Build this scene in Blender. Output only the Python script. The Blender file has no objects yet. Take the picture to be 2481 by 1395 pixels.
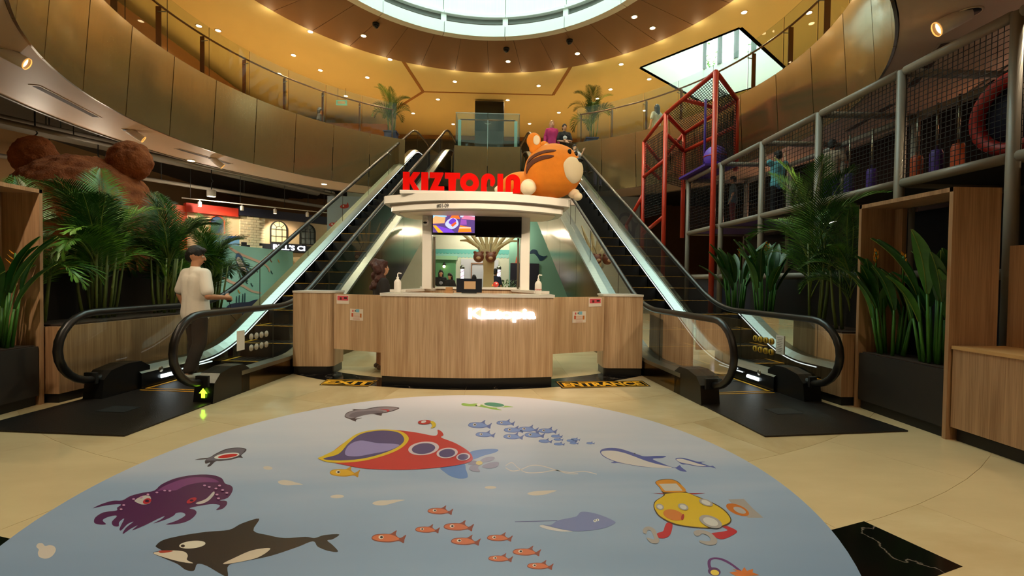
import bpy, bmesh, math, random
from math import sin, cos, pi, radians, sqrt, atan2
from mathutils import Vector, Matrix, noise
from mathutils.geometry import tessellate_polygon
random.seed(7)
sc = bpy.context.scene
COL = sc.collection
# ------------------------------------------------------------------ camera
FPX, CX, CY = 1103.0, 1240.5, 697.5
CAM = Vector((0.365, 0.0, 1.4))
PITCH, ROLL, YAW = radians(1.2), radians(.75), radians(2.0)
_fw = Vector((sin(YAW)*cos(PITCH), cos(YAW)*cos(PITCH), -sin(PITCH)))
_rt = Vector((cos(YAW), -sin(YAW), 0)); _up = _rt.cross(_fw)
RT = cos(ROLL)*_rt + sin(ROLL)*_up; UP = -sin(ROLL)*_rt + cos(ROLL)*_up; FW = _fw
cd = bpy.data.cameras.new('camera'); cam = bpy.data.objects.new('camera', cd); COL.objects.link(cam)
cd.sensor_width = 36; cd.sensor_fit = 'HORIZONTAL'; cd.lens = FPX/2481*36; cd.clip_end = 200; cd.clip_start = .05
cam.matrix_world = Matrix(((RT.x, UP.x, -FW.x, CAM.x), (RT.y, UP.y, -FW.y, CAM.y), (RT.z, UP.z, -FW.z, CAM.z), (0, 0, 0, 1)))
sc.camera = cam
def ray(x, y): return (x-CX)/FPX*RT - (y-CY)/FPX*UP + FW
def W(x, y, z=0.0):            # survey point of the photo on a horizontal plane
    d = ray(x, y); return CAM + d*((z-CAM.z)/d.z)
def WY(x, y, Y):               # survey point of the photo on the plane at depth Y
    d = ray(x, y); return CAM + d*((Y-CAM.y)/d.y)
# ------------------------------------------------------------------ world, daylight, exposure
w = bpy.data.worlds.new('sky'); sc.world = w; w.use_nodes = True
bg = w.node_tree.nodes['Background']; bg.inputs[0].default_value = (.82, 1.0, .95, 1); bg.inputs[1].default_value = 4.2
sc.view_settings.view_transform = 'Standard'; sc.view_settings.look = 'None'
sc.view_settings.gamma = 1; sc.view_settings.use_curve_mapping = False; sc.view_settings.exposure = 0.2
def portal(name, loc, sx, sy, rz=0):
    l = bpy.data.lights.new(name, 'AREA'); l.shape = 'RECTANGLE'; l.size = sx; l.size_y = sy; l.cycles.is_portal = True
    o = bpy.data.objects.new(name, l); COL.objects.link(o); o.location = loc; o.rotation_euler = (0, 0, rz)
CEN = Vector((0, 9.64, 0)); R_AT = 6.54; ZC = 8.87; ZU = 6.0; ZS = 4.36
portal('skylight_portal', (0, 9.64, 12.6), 8.9, 8.9)
portal('well_portal', (10.2, 18.0, 12.0), 6, 6)
WARM = (1.0, .80, .52)
def spot(name, loc, direc, power, col=WARM, size=110, blend=.6, rad=.04, parent=None):
    l = bpy.data.lights.new(name, 'SPOT'); l.energy = power; l.color = col; l.spot_size = radians(size); l.spot_blend = blend; l.shadow_soft_size = rad
    o = bpy.data.objects.new(name, l); COL.objects.link(o); o.location = loc
    o.rotation_euler = Vector(direc).to_track_quat('-Z', 'Y').to_euler()
    return o
def point(name, loc, power, col=WARM, rad=.05):
    l = bpy.data.lights.new(name, 'POINT'); l.energy = power; l.color = col; l.shadow_soft_size = rad
    o = bpy.data.objects.new(name, l); COL.objects.link(o); o.location = loc; return o
# ------------------------------------------------------------------ materials
MT = {}
def S(c):
    def f(v):
        v /= 255.; return v/12.92 if v <= .04045 else ((v+.055)/1.055)**2.4
    return (f(c[0]), f(c[1]), f(c[2]), 1)
def M(name, col=(128, 128, 128), rough=.5, metal=0, emit=0, ecol=None, var=0, vscale=4, stretch=(1, 1, 1), bump=0, bscale=30, coat=0, alpha=1, spec=.5, var2=None):
    if name in MT: return MT[name]
    m = bpy.data.materials.new(name); MT[name] = m; m.use_nodes = True
    nt = m.node_tree; b = nt.nodes['Principled BSDF']
    c = S(col); b.inputs['Base Color'].default_value = c
    b.inputs['Roughness'].default_value = rough; b.inputs['Metallic'].default_value = metal
    b.inputs['Specular IOR Level'].default_value = spec
    if coat: b.inputs['Coat Weight'].default_value = coat; b.inputs['Coat Roughness'].default_value = .1
    if emit:
        b.inputs['Emission Color'].default_value = S(ecol or col); b.inputs['Emission Strength'].default_value = emit
    if alpha < 1: b.inputs['Alpha'].default_value = alpha
    if var or bump or var2:
        tc = nt.nodes.new('ShaderNodeTexCoord'); mp = nt.nodes.new('ShaderNodeMapping'); nt.links.new(tc.outputs['Object'], mp.inputs[0])
        mp.inputs['Scale'].default_value = stretch
    if var or var2:
        n = nt.nodes.new('ShaderNodeTexNoise'); n.inputs['Scale'].default_value = vscale; n.inputs['Detail'].default_value = 6; n.inputs['Roughness'].default_value = .6
        nt.links.new(mp.outputs[0], n.inputs[0])
        r = nt.nodes.new('ShaderNodeValToRGB'); nt.links.new(n.outputs[0], r.inputs[0])
        if var2: a2 = S(var2); a1 = c
        else: a1 = tuple(max(0, v*(1-var)) for v in c[:3])+(1,); a2 = tuple(min(1, v*(1+var)) for v in c[:3])+(1,)
        r.color_ramp.elements[0].position = .3; r.color_ramp.elements[1].position = .7
        r.color_ramp.elements[0].color = a1; r.color_ramp.elements[1].color = a2
        nt.links.new(r.outputs[0], b.inputs['Base Color'])
    if bump:
        n2 = nt.nodes.new('ShaderNodeTexNoise'); n2.inputs['Scale'].default_value = bscale; n2.inputs['Detail'].default_value = 5
        nt.links.new(mp.outputs[0], n2.inputs[0])
        bp = nt.nodes.new('ShaderNodeBump'); bp.inputs['Strength'].default_value = bump; bp.inputs['Distance'].default_value = .02
        nt.links.new(n2.outputs[0], bp.inputs['Height']); nt.links.new(bp.outputs[0], b.inputs['Normal'])
    return m
def glass_mat(name, tint=(235, 245, 240), refl=1.0, rough=.0):
    if name in MT: return MT[name]
    m = bpy.data.materials.new(name); MT[name] = m; m.use_nodes = True; nt = m.node_tree
    for n in list(nt.nodes): nt.nodes.remove(n)
    o = nt.nodes.new('ShaderNodeOutputMaterial'); mx = nt.nodes.new('ShaderNodeMixShader'); t = nt.nodes.new('ShaderNodeBsdfTransparent'); g = nt.nodes.new('ShaderNodeBsdfGlossy')
    f = nt.nodes.new('ShaderNodeFresnel'); f.inputs[0].default_value = 1.45
    mul = nt.nodes.new('ShaderNodeMath'); mul.operation = 'MULTIPLY'; mul.inputs[1].default_value = refl
    t.inputs[0].default_value = S(tint); g.inputs['Roughness'].default_value = rough
    nt.links.new(f.outputs[0], mul.inputs[0]); nt.links.new(mul.outputs[0], mx.inputs[0])
    nt.links.new(t.outputs[0], mx.inputs[1]); nt.links.new(g.outputs[0], mx.inputs[2]); nt.links.new(mx.outputs[0], o.inputs[0])
    return m
GLASS = glass_mat('clear_glass', refl=.8); 
def wood(name, c1, c2, rough=.42, sx=14, sz=.7):
    if name in MT: return MT[name]
    m = M(name, c1, rough); nt = m.node_tree; b = nt.nodes['Principled BSDF']
    tc = nt.nodes.new('ShaderNodeTexCoord'); mp = nt.nodes.new('ShaderNodeMapping'); mp.inputs['Scale'].default_value = (sx, sx, sz)
    nt.links.new(tc.outputs['Object'], mp.inputs[0])
    n = nt.nodes.new('ShaderNodeTexNoise'); n.inputs['Scale'].default_value = 1.0; n.inputs['Detail'].default_value = 3; nt.links.new(mp.outputs[0], n.inputs[0])
    mp2 = nt.nodes.new('ShaderNodeMapping'); mp2.inputs['Scale'].default_value = (sx*8, sx*8, sz*3); nt.links.new(tc.outputs['Object'], mp2.inputs[0])
    n2 = nt.nodes.new('ShaderNodeTexNoise'); n2.inputs['Scale'].default_value = 1.0; n2.inputs['Detail'].default_value = 4; nt.links.new(mp2.outputs[0], n2.inputs[0])
    mx = nt.nodes.new('ShaderNodeMath'); mx.operation = 'MULTIPLY_ADD'; mx.inputs[1].default_value = .55
    nt.links.new(n2.outputs[0], mx.inputs[0])
    ml = nt.nodes.new('ShaderNodeMath'); ml.operation = 'MULTIPLY'; ml.inputs[1].default_value = .5; nt.links.new(n.outputs[0], ml.inputs[0]); nt.links.new(ml.outputs[0], mx.inputs[2])
    r = nt.nodes.new('ShaderNodeValToRGB'); r.color_ramp.elements[0].position = .38; r.color_ramp.elements[1].position = .68
    r.color_ramp.elements[0].color = S(c1); r.color_ramp.elements[1].color = S(c2)
    nt.links.new(mx.outputs[0], r.inputs[0]); nt.links.new(r.outputs[0], b.inputs['Base Color'])
    return m
OAK = wood('oak_laminate', (172, 138, 104), (214, 184, 148))
OAK2 = wood('warm_oak_laminate', (150, 112, 80), (194, 154, 116))
WHITE = M('white_gloss', (236, 232, 224), .22, coat=.3)
BLACK = M('black_gloss', (14, 14, 15), .22)
BLACKM = M('black_matte', (18, 18, 18), .6)
STEEL = M('brushed_steel', (150, 156, 152), .3, 1, var=.08, vscale=3, stretch=(1, 1, 30))
DSTEEL = M('satin_steel', (150, 140, 122), .32, 1)
BRONZE = M('bronze_panel', (112, 94, 68), .16, 1, var=.15, vscale=1.2, bump=.02, bscale=2)
# ------------------------------------------------------------------ mesh builder
class MB:
    def __init__(s): s.v = []; s.f = []; s.mi = []; s.mats = []; s.sm = []
    def mid(s, m):
        if m not in s.mats: s.mats.append(m)
        return s.mats.index(m)
    def add(s, vs, fs, m=None, smooth=False, X=None):
        o = len(s.v); k = s.mid(m)
        for p in vs:
            p = Vector(p); s.v.append(X @ p if X else p)
        for f in fs: s.f.append(tuple(i+o for i in f)); s.mi.append(k); s.sm.append(smooth)
        return s
    def box(s, c, d, m=None, rz=0, X=None, bev=0):
        x, y, z = d[0]/2, d[1]/2, d[2]/2
        if bev:
            b = bev; L = [(-x+b, -y), (x-b, -y), (x, -y+b), (x, y-b), (x-b, y), (-x+b, y), (-x, y-b), (-x, -y+b)]
            n = 8; vs = [(a, e, -z) for a, e in L]+[(a, e, z) for a, e in L]
            fs = [tuple(range(n-1, -1, -1)), tuple(range(n, 2*n))]+[(i, (i+1) % n, (i+1) % n+n, i+n) for i in range(n)]
        else:
            vs = [(-x, -y, -z), (x, -y, -z), (x, y, -z), (-x, y, -z), (-x, -y, z), (x, -y, z), (x, y, z), (-x, y, z)]
            fs = [(3, 2, 1, 0), (4, 5, 6, 7), (0, 1, 5, 4), (1, 2, 6, 5), (2, 3, 7, 6), (3, 0, 4, 7)]
        T = Matrix.Translation(c) @ Matrix.Rotation(rz, 4, 'Z')
        return s.add(vs, fs, m, False, (X @ T) if X else T)
    def prism(s, poly, z0, z1, m=None, X=None, smooth=False, holes=()):
        loops = [[Vector((p[0], p[1], 0)) for p in poly]]+[[Vector((p[0], p[1], 0)) for p in h] for h in holes]
        tri = tessellate_polygon(loops); flat = [p for l in loops for p in l]; n = len(flat)
        vs = [(p.x, p.y, z0) for p in flat]+[(p.x, p.y, z1) for p in flat]
        fs = []
        for t in tri:
            a, b, c = t
            nrm = (flat[b]-flat[a]).cross(flat[c]-flat[a]).z
            if nrm < 0: a, c = c, a
            fs.append((c, b, a)); fs.append((a+n, b+n, c+n))
        o = 0
        for l in loops:
            k = len(l); A = sum(l[i].x*l[(i+1) % k].y-l[(i+1) % k].x*l[i].y for i in range(k))
            ccw = A > 0
            if l is not loops[0]: ccw = A < 0; 
            for i in range(k):
                a, b = o+i, o+(i+1) % k
                fs.append((a, b, b+n, a+n) if (A > 0) == (l is loops[0]) else (b, a, a+n, b+n))
            o += k
        return s.add(vs, fs, m, smooth, X)
    def flat(s, poly, z, m=None, X=None, holes=(), up=True):
        loops = [[Vector((p[0], p[1], 0)) for p in poly]]+[[Vector((p[0], p[1], 0)) for p in h] for h in holes]
        tri = tessellate_polygon(loops); flat = [p for l in loops for p in l]; fs = []
        for a, b, c in tri:
            nrm = (flat[b]-flat[a]).cross(flat[c]-flat[a]).z
            if (nrm < 0) == up: a, c = c, a
            fs.append((a, b, c))
        return s.add([(p.x, p.y, z) for p in flat], fs, m, False, X)
    def tube(s, pts, r, m=None, n=8, caps=True, X=None, closed=False):
        pts = [Vector(p) for p in pts]; k = len(pts); rs = r if isinstance(r, (list, tuple)) else [r]*k
        vs = []; prev = None
        for i, p in enumerate(pts):
            if closed: t = pts[(i+1) % k]-pts[i-1]
            else: t = (pts[min(i+1, k-1)]-pts[max(i-1, 0)])
            if t.length < 1e-9: t = Vector((0, 0, 1))
            t.normalize()
            if prev is None:
                a = Vector((0, 0, 1)) if abs(t.z) < .9 else Vector((1, 0, 0)); a = (a-t*a.dot(t)).normalized()
            else:
                a = prev-t*prev.dot(t); a = a.normalized() if a.length > 1e-6 else t.orthogonal().normalized()
            prev = a; b = t.cross(a)
            for j in range(n):
                th = 2*pi*j/n; vs.append(p+(a*cos(th)+b*sin(th))*rs[i])
        fs = []
        for i in range(k if closed else k-1):
            o, q = i*n, ((i+1) % k)*n
            for j in range(n): fs.append((o+j, o+(j+1) % n, q+(j+1) % n, q+j))
        if caps and not closed: fs.append(tuple(range(n-1, -1, -1))); fs.append(tuple(range((k-1)*n, k*n)))
        return s.add(vs, fs, m, True, X)
    def lathe(s, prof, m=None, n=20, c=(0, 0, 0), X=None, smooth=True):
        vs = []; k = len(prof)
        for r, z in prof:
            for j in range(n): th = 2*pi*j/n; vs.append((c[0]+r*cos(th), c[1]+r*sin(th), c[2]+z))
        fs = [(i*n+j, i*n+(j+1) % n, (i+1)*n+(j+1) % n, (i+1)*n+j) for i in range(k-1) for j in range(n)]
        fs.append(tuple(range(n-1, -1, -1))); fs.append(tuple(range((k-1)*n, k*n)))
        return s.add(vs, fs, m, smooth, X)
    def ell(s, c, r, m=None, n=16, k=10, X=None, R=None):
        if isinstance(r, (int, float)): r = (r, r, r)
        T = Matrix.Translation(c)
        if R: T = T @ R.to_4x4()
        if X: T = X @ T
        vs = [(0, 0, -r[2])]; fs = []
        for i in range(1, k):
            ph = -pi/2+pi*i/k
            for j in range(n): th = 2*pi*j/n; vs.append((r[0]*cos(ph)*cos(th), r[1]*cos(ph)*sin(th), r[2]*sin(ph)))
        vs.append((0, 0, r[2])); top = len(vs)-1
        for j in range(n):
            fs.append((0, 1+(j+1) % n, 1+j)); fs.append((top, 1+(k-2)*n+j, 1+(k-2)*n+(j+1) % n))
        for i in range(k-2):
            for j in range(n): fs.append((1+i*n+j, 1+i*n+(j+1) % n, 1+(i+1)*n+(j+1) % n, 1+(i+1)*n+j))
        return s.add(vs, fs, m, True, T)
    def cap(s, a, b, ra, rb, m=None, n=12):
        a, b = Vector(a), Vector(b); d = b-a; L = d.length
        if L < 1e-6: return s.ell(a, ra, m)
        Q = d.to_track_quat('Z', 'Y').to_matrix(); prof = []
        for i in range(1, 5): t = -pi/2+pi/2*i/4; prof.append((ra*cos(t), ra*sin(t)))
        for i in range(0, 4): t = pi/2*i/4; prof.append((rb*cos(t), L+rb*sin(t)))
        prof = [(1e-4, -ra)]+prof+[(1e-4, L+rb)]
        return s.lathe(prof, m, n, X=Matrix.Translation(a) @ Q.to_4x4())
    def strip(s, A, B, m=None, smooth=False):
        n = len(A); vs = list(A)+list(B)
        return s.add(vs, [(i, i+1, i+1+n, i+n) for i in range(n-1)], m, smooth)
    def mesh(s, name):
        me = bpy.data.meshes.new(name); me.from_pydata([tuple(v) for v in s.v], [], s.f)
        for m in s.mats: me.materials.append(m if m else WHITE)
        me.polygons.foreach_set('material_index', s.mi); me.polygons.foreach_set('use_smooth', s.sm); me.update()
        return me
    def build(s, name, parent=None, label=None):
        return link(name, s.mesh(name), parent, label)
def link(name, me, parent=None, label=None):
    o = bpy.data.objects.new(name, me); COL.objects.link(o)
    if parent: o.parent = parent
    if label: o['label'] = label
    return o
def tag(o, label, cat, group=None):
    o['label'] = label; o['category'] = cat
    if group: o['group'] = group
    return o
def thing(name, label, cat, loc=(0, 0, 0), rz=0, group=None):
    o = bpy.data.objects.new(name, None); COL.objects.link(o); o.empty_display_size = .1
    o.location = loc; o.rotation_euler = (0, 0, rz); return tag(o, label, cat, group)
def struct(o, label):
    o['kind'] = 'structure'; o['label'] = label; o['category'] = o.name.split('_')[0]; return o
def child(o, parent):            # parent keeping the world place of a mesh already built in world coordinates
    o.parent = parent; o.matrix_parent_inverse = (Matrix.Translation(parent.location) @ parent.rotation_euler.to_matrix().to_4x4()).inverted(); return o
def dup(root, loc=None, rz=None, label=None, group=None, scale=None):
    r = root.copy(); COL.objects.link(r)
    if loc is not None: r.location = loc
    if rz is not None: r.rotation_euler = (root.rotation_euler[0], root.rotation_euler[1], rz)
    if scale is not None: r.scale = (scale,)*3
    if label: r['label'] = label
    if group: r['group'] = group
    for ch in list(root.children):
        c = ch.copy(); COL.objects.link(c); c.parent = r
        for g in list(ch.children):
            d = g.copy(); COL.objects.link(d); d.parent = c
    return r
def smooth_loop(pts, n=6, closed=True):
    k = len(pts); out = []
    rng = range(k) if closed else range(k-1)
    for i in rng:
        if closed: p0, p1, p2, p3 = pts[i-1], pts[i], pts[(i+1) % k], pts[(i+2) % k]
        else: p0, p1, p2, p3 = pts[max(i-1, 0)], pts[i], pts[i+1], pts[min(i+2, k-1)]
        for j in range(n):
            t = j/n; t2 = t*t; t3 = t2*t
            out.append(tuple(.5*(2*b+(-a+c)*t+(2*a-5*b+4*c-d)*t2+(-a+3*b-3*c+d)*t3) for a, b, c, d in zip(p0, p1, p2, p3)))
    if not closed: out.append(tuple(pts[-1]))
    return out
def pol(r, deg, z=0):            # polar about the atrium centre; 0 deg = away from the camera, + = right
    a = radians(deg); return Vector((r*sin(a), 9.64+r*cos(a), z))
def ring(mb, r0, r1, z0, z1, a0, a1, m, step=3):
    n = max(1, int(round((a1-a0)/step))); f0 = r0 if callable(r0) else (lambda a: r0); f1 = r1 if callable(r1) else (lambda a: r1)
    for i in range(n):
        b0, b1 = a0+(a1-a0)*i/n, a0+(a1-a0)*(i+1)/n
        mm = (b0+b1)/2
        P = [pol(f0(b0 if not callable(r0) else mm), b0), pol(f1(mm), b0), pol(f1(mm), b1), pol(f0(mm), b1)]
        vs = [(p.x, p.y, z) for z in (z0, z1) for p in P]
        fs = [(0, 1, 2, 3), (7, 6, 5, 4), (0, 3, 7, 4), (2, 1, 5, 6)]
        if i == 0 or callable(r0): fs.append((1, 0, 4, 5))
        if i == n-1 or callable(r0): fs.append((3, 2, 6, 7))
        mb.add(vs, fs, m)
    return mb
FONT = None
def text_mb(txt, size, depth, m, X, offset=0, align='CENTER', shear=0, sp=1.0):
    cu = bpy.data.curves.new('t', 'FONT'); cu.body = txt; cu.size = size; cu.extrude = depth/2; cu.offset = offset; cu.align_x = align; cu.shear = shear; cu.space_character = sp; cu.resolution_u = 3
    o = bpy.data.objects.new('t', cu); COL.objects.link(o); dg = bpy.context.evaluated_depsgraph_get(); me = bpy.data.meshes.new_from_object(o.evaluated_get(dg))
    mb = MB(); mb.add([v.co.copy() for v in me.vertices], [tuple(p.vertices) for p in me.polygons], m, False, X)
    bpy.data.objects.remove(o); bpy.data.curves.remove(cu); bpy.data.meshes.remove(me); return mb
def remesh(mb, vox, smooth=4, disp=0, dscale=8, mat=None):
    me = mb.mesh('tmp'); o = bpy.data.objects.new('tmp', me); COL.objects.link(o)
    r = o.modifiers.new('r', 'REMESH'); r.mode = 'VOXEL'; r.voxel_size = vox
    if smooth: s_ = o.modifiers.new('s', 'SMOOTH'); s_.iterations = smooth; s_.factor = .5
    dg = bpy.context.evaluated_depsgraph_get(); out = bpy.data.meshes.new_from_object(o.evaluated_get(dg))
    bpy.data.objects.remove(o); bpy.data.meshes.remove(me)
    out.materials.clear()
    if mat: out.materials.append(mat)
    if disp:
        for v in out.vertices: v.co += v.normal*disp*(noise.noise(v.co*dscale)+.5*noise.noise(v.co*dscale*2.3))
    for p in out.polygons: p.use_smooth = True
    return out
# ================================================================== STRUCTURE
MARB = M('beige_marble', (206, 180, 136), .11, var2=(226, 204, 162), vscale=1.1, stretch=(1, 2.2, 1))
MARB2 = M('beige_marble_b', (198, 170, 124), .11, var2=(220, 196, 152), vscale=1.3, stretch=(2.0, 1, 1))
MARB3 = M('beige_marble_c', (212, 188, 146), .11, var2=(224, 200, 156), vscale=1.0, stretch=(1, 2.5, 1))
BMARB = M('black_marble', (12, 11, 11), .12); 
_nt = BMARB.node_tree; _b = _nt.nodes['Principled BSDF']; _tc = _nt.nodes.new('ShaderNodeTexCoord'); _n = _nt.nodes.new('ShaderNodeTexNoise'); _n.inputs['Scale'].default_value = 1.6; _n.inputs['Detail'].default_value = 7
_nt.links.new(_tc.outputs['Object'], _n.inputs[0]); _r = _nt.nodes.new('ShaderNodeValToRGB'); e = _r.color_ramp.elements; e[0].position = .495; e[0].color = S((12, 11, 11)); e[1].position = .5; e[1].color = S((120, 110, 100)); e2 = e.new(.506); e2.color = S((12, 11, 11))
_nt.links.new(_n.outputs[0], _r.inputs[0]); _nt.links.new(_r.outputs[0], _b.inputs['Base Color'])
fl = MB().box((0, 8.4, -.06), (26, 33, .11), MARB2).build('floor'); struct(fl, 'polished beige marble floor laid in rings around the atrium')
rr = [3.96, 4.82, 5.72, 6.62, 7.52, 8.42, 9.32, 10.2]; mm3 = [MARB, MARB2, MARB3]
for i in range(7):
    st = 12.0
    for k in range(-7, 7):
        a0 = 180+k*st+(6 if i % 2 else 0); a1 = a0+st; g = .0016
        P = []
        dr = g; da = math.degrees(g/rr[i+1])
        for t in range(5): P.append(pol(rr[i+1]-dr, a0+da+(a1-a0-2*da)*t/4))
        for t in range(4, -1, -1): P.append(pol(rr[i]+dr, a0+da+(a1-a0-2*da)*t/4))
        if max(abs(p.x) for p in P) > 7.6: continue
        MB().prism([(p.x, p.y) for p in P], -.005, 0, random.choice(mm3)).build('floor_tile', fl)
for k in range(-4, 5):      # inner field of marble inside the dark band
    for j in range(8):
        x0, y0 = k*.95-.475, 6.2+j*.95
        c = Vector((x0+.475, y0+.475))
        if (c-Vector((0, 9.64))).length > 3.1 and y0 < 9: pass
        MB().box((x0+.475, y0+.475, -.0035), (.947, .947, .003), random.choice(mm3)).build('floor_tile', fl)
for a0 in range(120, 240, 12):
    mb = MB(); ring(mb, 3.5, 3.955, -.006, .0008, a0+.03, a0+11.97, BMARB, 2); mb.build('dark_marble_band', fl, 'black marble band with pale veins')
for a0, a1 in ((160.2, 170), (170.06, 180), (180.06, 190), (190.06, 199.8)):
    mb = MB(); ring(mb, 7.51, 7.96, -.006, .0008, a0, a1, BMARB, 2); mb.build('dark_marble_band', fl, 'black marble band with pale veins')
# ---- slab / upper floor
SLABU = M('slab_underside', (78, 72, 64), .8); UFL = M('upper_floor_stone', (196, 164, 112), .25, var=.06)
def notch(a): return abs((a+180) % 360-180)
def rin_u(a):
    d = notch(a); return (17.35-9.64)/cos(radians(d)) if 10.4 < d < 26.4 else 6.68
mb = MB(); ring(mb, rin_u, lambda a: 13.2 if notch(a) > 90 else min(14.4/max(cos(radians(notch(a))), .01), 13.2/max(sin(radians(notch(a))), .01), 19), 5.40, ZU, -180, 180, UFL, 2.0)
for i, (a, b) in enumerate(zip(mb.f, mb.mi)): pass
o = mb.build('floor_upper'); struct(o, 'upper storey floor slab with a round opening')
mb = MB(); ring(mb, lambda a: rin_u(a)+.02, lambda a: 13.1 if notch(a) > 90 else min(14.3/max(cos(radians(notch(a))), .01), 13.1/max(sin(radians(notch(a))), .01), 19), 5.37, 5.395, -180, 180, SLABU, 2.0)
struct(mb.build('ceiling_slab'), 'dark open ceiling slab above the shops')
# ---- lower soffit ring
SOF = M('soffit_paint', (206, 178, 152), .55, var=.03, vscale=.6)
def rin_s(a):
    d = notch(a); return (17.5-9.64)/cos(radians(d)) if 10.3 < d < 26.5 else 6.70
def rout_s(a):
    d = notch(a)
    return max(8.1, rin_s(a)+.3) if d < 125 else 16.5
mb = MB(); ring(mb, rin_s, rout_s, ZS, 4.66, -180, 180, SOF, 2.5); sof = struct(mb.build('ceiling_soffit'), 'beige curved soffit under the gallery with recessed spotlights')
mb = MB(); ring(mb, rout_s, lambda a: rout_s(a)+.05, ZS-.02, 4.9, -124, 124, M('soffit_fascia', (118, 108, 98), .6), 2.5); mb.build('fascia_strip', sof)
for a, r0 in ((-101, 7.25), (-73, 7.3), (103, 7.2), (120, 7.15)):   # linear air slots
    X = Matrix.Translation(pol(r0, a, ZS-.004)) @ Matrix.Rotation(-radians(a), 4, 'Z')
    q = MB().box((0, 0, 0), (1.5, .16, .008), M('slot_frame', (196, 172, 148), .5), X=X).build('air_slot', sof)
    MB().box((0, 0, -.004), (1.42, .10, .006), M('slot_dark', (70, 52, 42), .7), X=X).build('slot_louvre', q)
# ---- gallery cladding panels
def clad_mat(name, col, rough, metal):
    m = M(name, col, rough, metal, coat=.25); nt = m.node_tree; b = nt.nodes['Principled BSDF']
    tc = nt.nodes.new('ShaderNodeTexCoord'); v = nt.nodes.new('ShaderNodeTexVoronoi'); v.inputs['Scale'].default_value = 26; nt.links.new(tc.outputs['Object'], v.inputs[0])
    n = nt.nodes.new('ShaderNodeTexNoise'); n.inputs['Scale'].default_value = .7; nt.links.new(tc.outputs['Object'], n.inputs[0])
    mp = nt.nodes.new('ShaderNodeMapping'); mp.inputs['Scale'].default_value = (30, 30, .8); nt.links.new(tc.outputs['Object'], mp.inputs[0])
    n3 = nt.nodes.new('ShaderNodeTexNoise'); n3.inputs['Scale'].default_value = 1; nt.links.new(mp.outputs[0], n3.inputs[0])
    lt = nt.nodes.new('ShaderNodeMath'); lt.operation = 'LESS_THAN'; lt.inputs[1].default_value = .13; nt.links.new(v.outputs['Distance'], lt.inputs[0])
    gt = nt.nodes.new('ShaderNodeMath'); gt.operation = 'GREATER_THAN'; gt.inputs[1].default_value = .56; nt.links.new(n.outputs[0], gt.inputs[0])
    mu = nt.nodes.new('ShaderNodeMath'); mu.operation = 'MULTIPLY'; nt.links.new(lt.outputs[0], mu.inputs[0]); nt.links.new(gt.outputs[0], mu.inputs[1])
    r = nt.nodes.new('ShaderNodeValToRGB'); r.color_ramp.elements[0].position = .35; r.color_ramp.elements[1].position = .65
    c = S(col); r.color_ramp.elements[0].color = tuple(x*.95 for x in c[:3])+(1,); r.color_ramp.elements[1].color = tuple(min(1, x*1.03) for x in c[:3])+(1,)
    nt.links.new(n3.outputs[0], r.inputs[0])
    mx = nt.nodes.new('ShaderNodeMix'); mx.data_type = 'RGBA'; nt.links.new(mu.outputs[0], mx.inputs['Factor']); nt.links.new(r.outputs[0], mx.inputs['A']); mx.inputs['B'].default_value = S((228, 222, 196))  # pale specks: daylight glitter painted into the panel colour
    nt.links.new(mx.outputs['Result'], b.inputs['Base Color']); return m
CLAD = clad_mat('gallery_cladding', (176, 148, 104), .2, .75)
wa = MB(); ring(wa, lambda a: R_AT+.17, lambda a: R_AT+.24, 4.40, 5.98, 26.6, 333.4, M('clad_backing', (60, 50, 38), .7), 4); ring(wa, 6.71, 6.78, 4.40, 5.98, -10.3, 10.3, MT['clad_backing'], 4)
watr = struct(wa.build('wall_atrium'), 'curved gallery front clad in tall metallic panels')
angs = [(0.0, 10.28), (-10.28, 0.0)]+[(24.9+10.28*k, 24.9+10.28*(k+1)) for k in range(15)]+[(-24.9-10.28*(k+1), -24.9-10.28*k) for k in range(15)]
for a0, a1 in angs:
    mb = MB(); n = 5; g = .09
    A = [pol(R_AT, a0+g+(a1-a0-2*g)*i/n, 6.03) for i in range(n+1)]; B = [pol(R_AT+.12, a0+g+(a1-a0-2*g)*i/n, 4.345) for i in range(n+1)]
    A2 = [pol(R_AT+.03, a0+g+(a1-a0-2*g)*i/n, 6.03) for i in range(n+1)]; B2 = [pol(R_AT+.15, a0+g+(a1-a0-2*g)*i/n, 4.345) for i in range(n+1)]
    mb.strip(B, A, CLAD, True); mb.strip(A2, B2, CLAD, True); mb.strip(A, A2, DSTEEL); mb.strip(B2, B, DSTEEL)
    mb.add([A[0], A2[0], B2[0], B[0]], [(0, 1, 2, 3)], CLAD); mb.add([A[-1], A2[-1], B2[-1], B[-1]], [(3, 2, 1, 0)], CLAD)
    mb.build('cladding_panel', watr)
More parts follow.
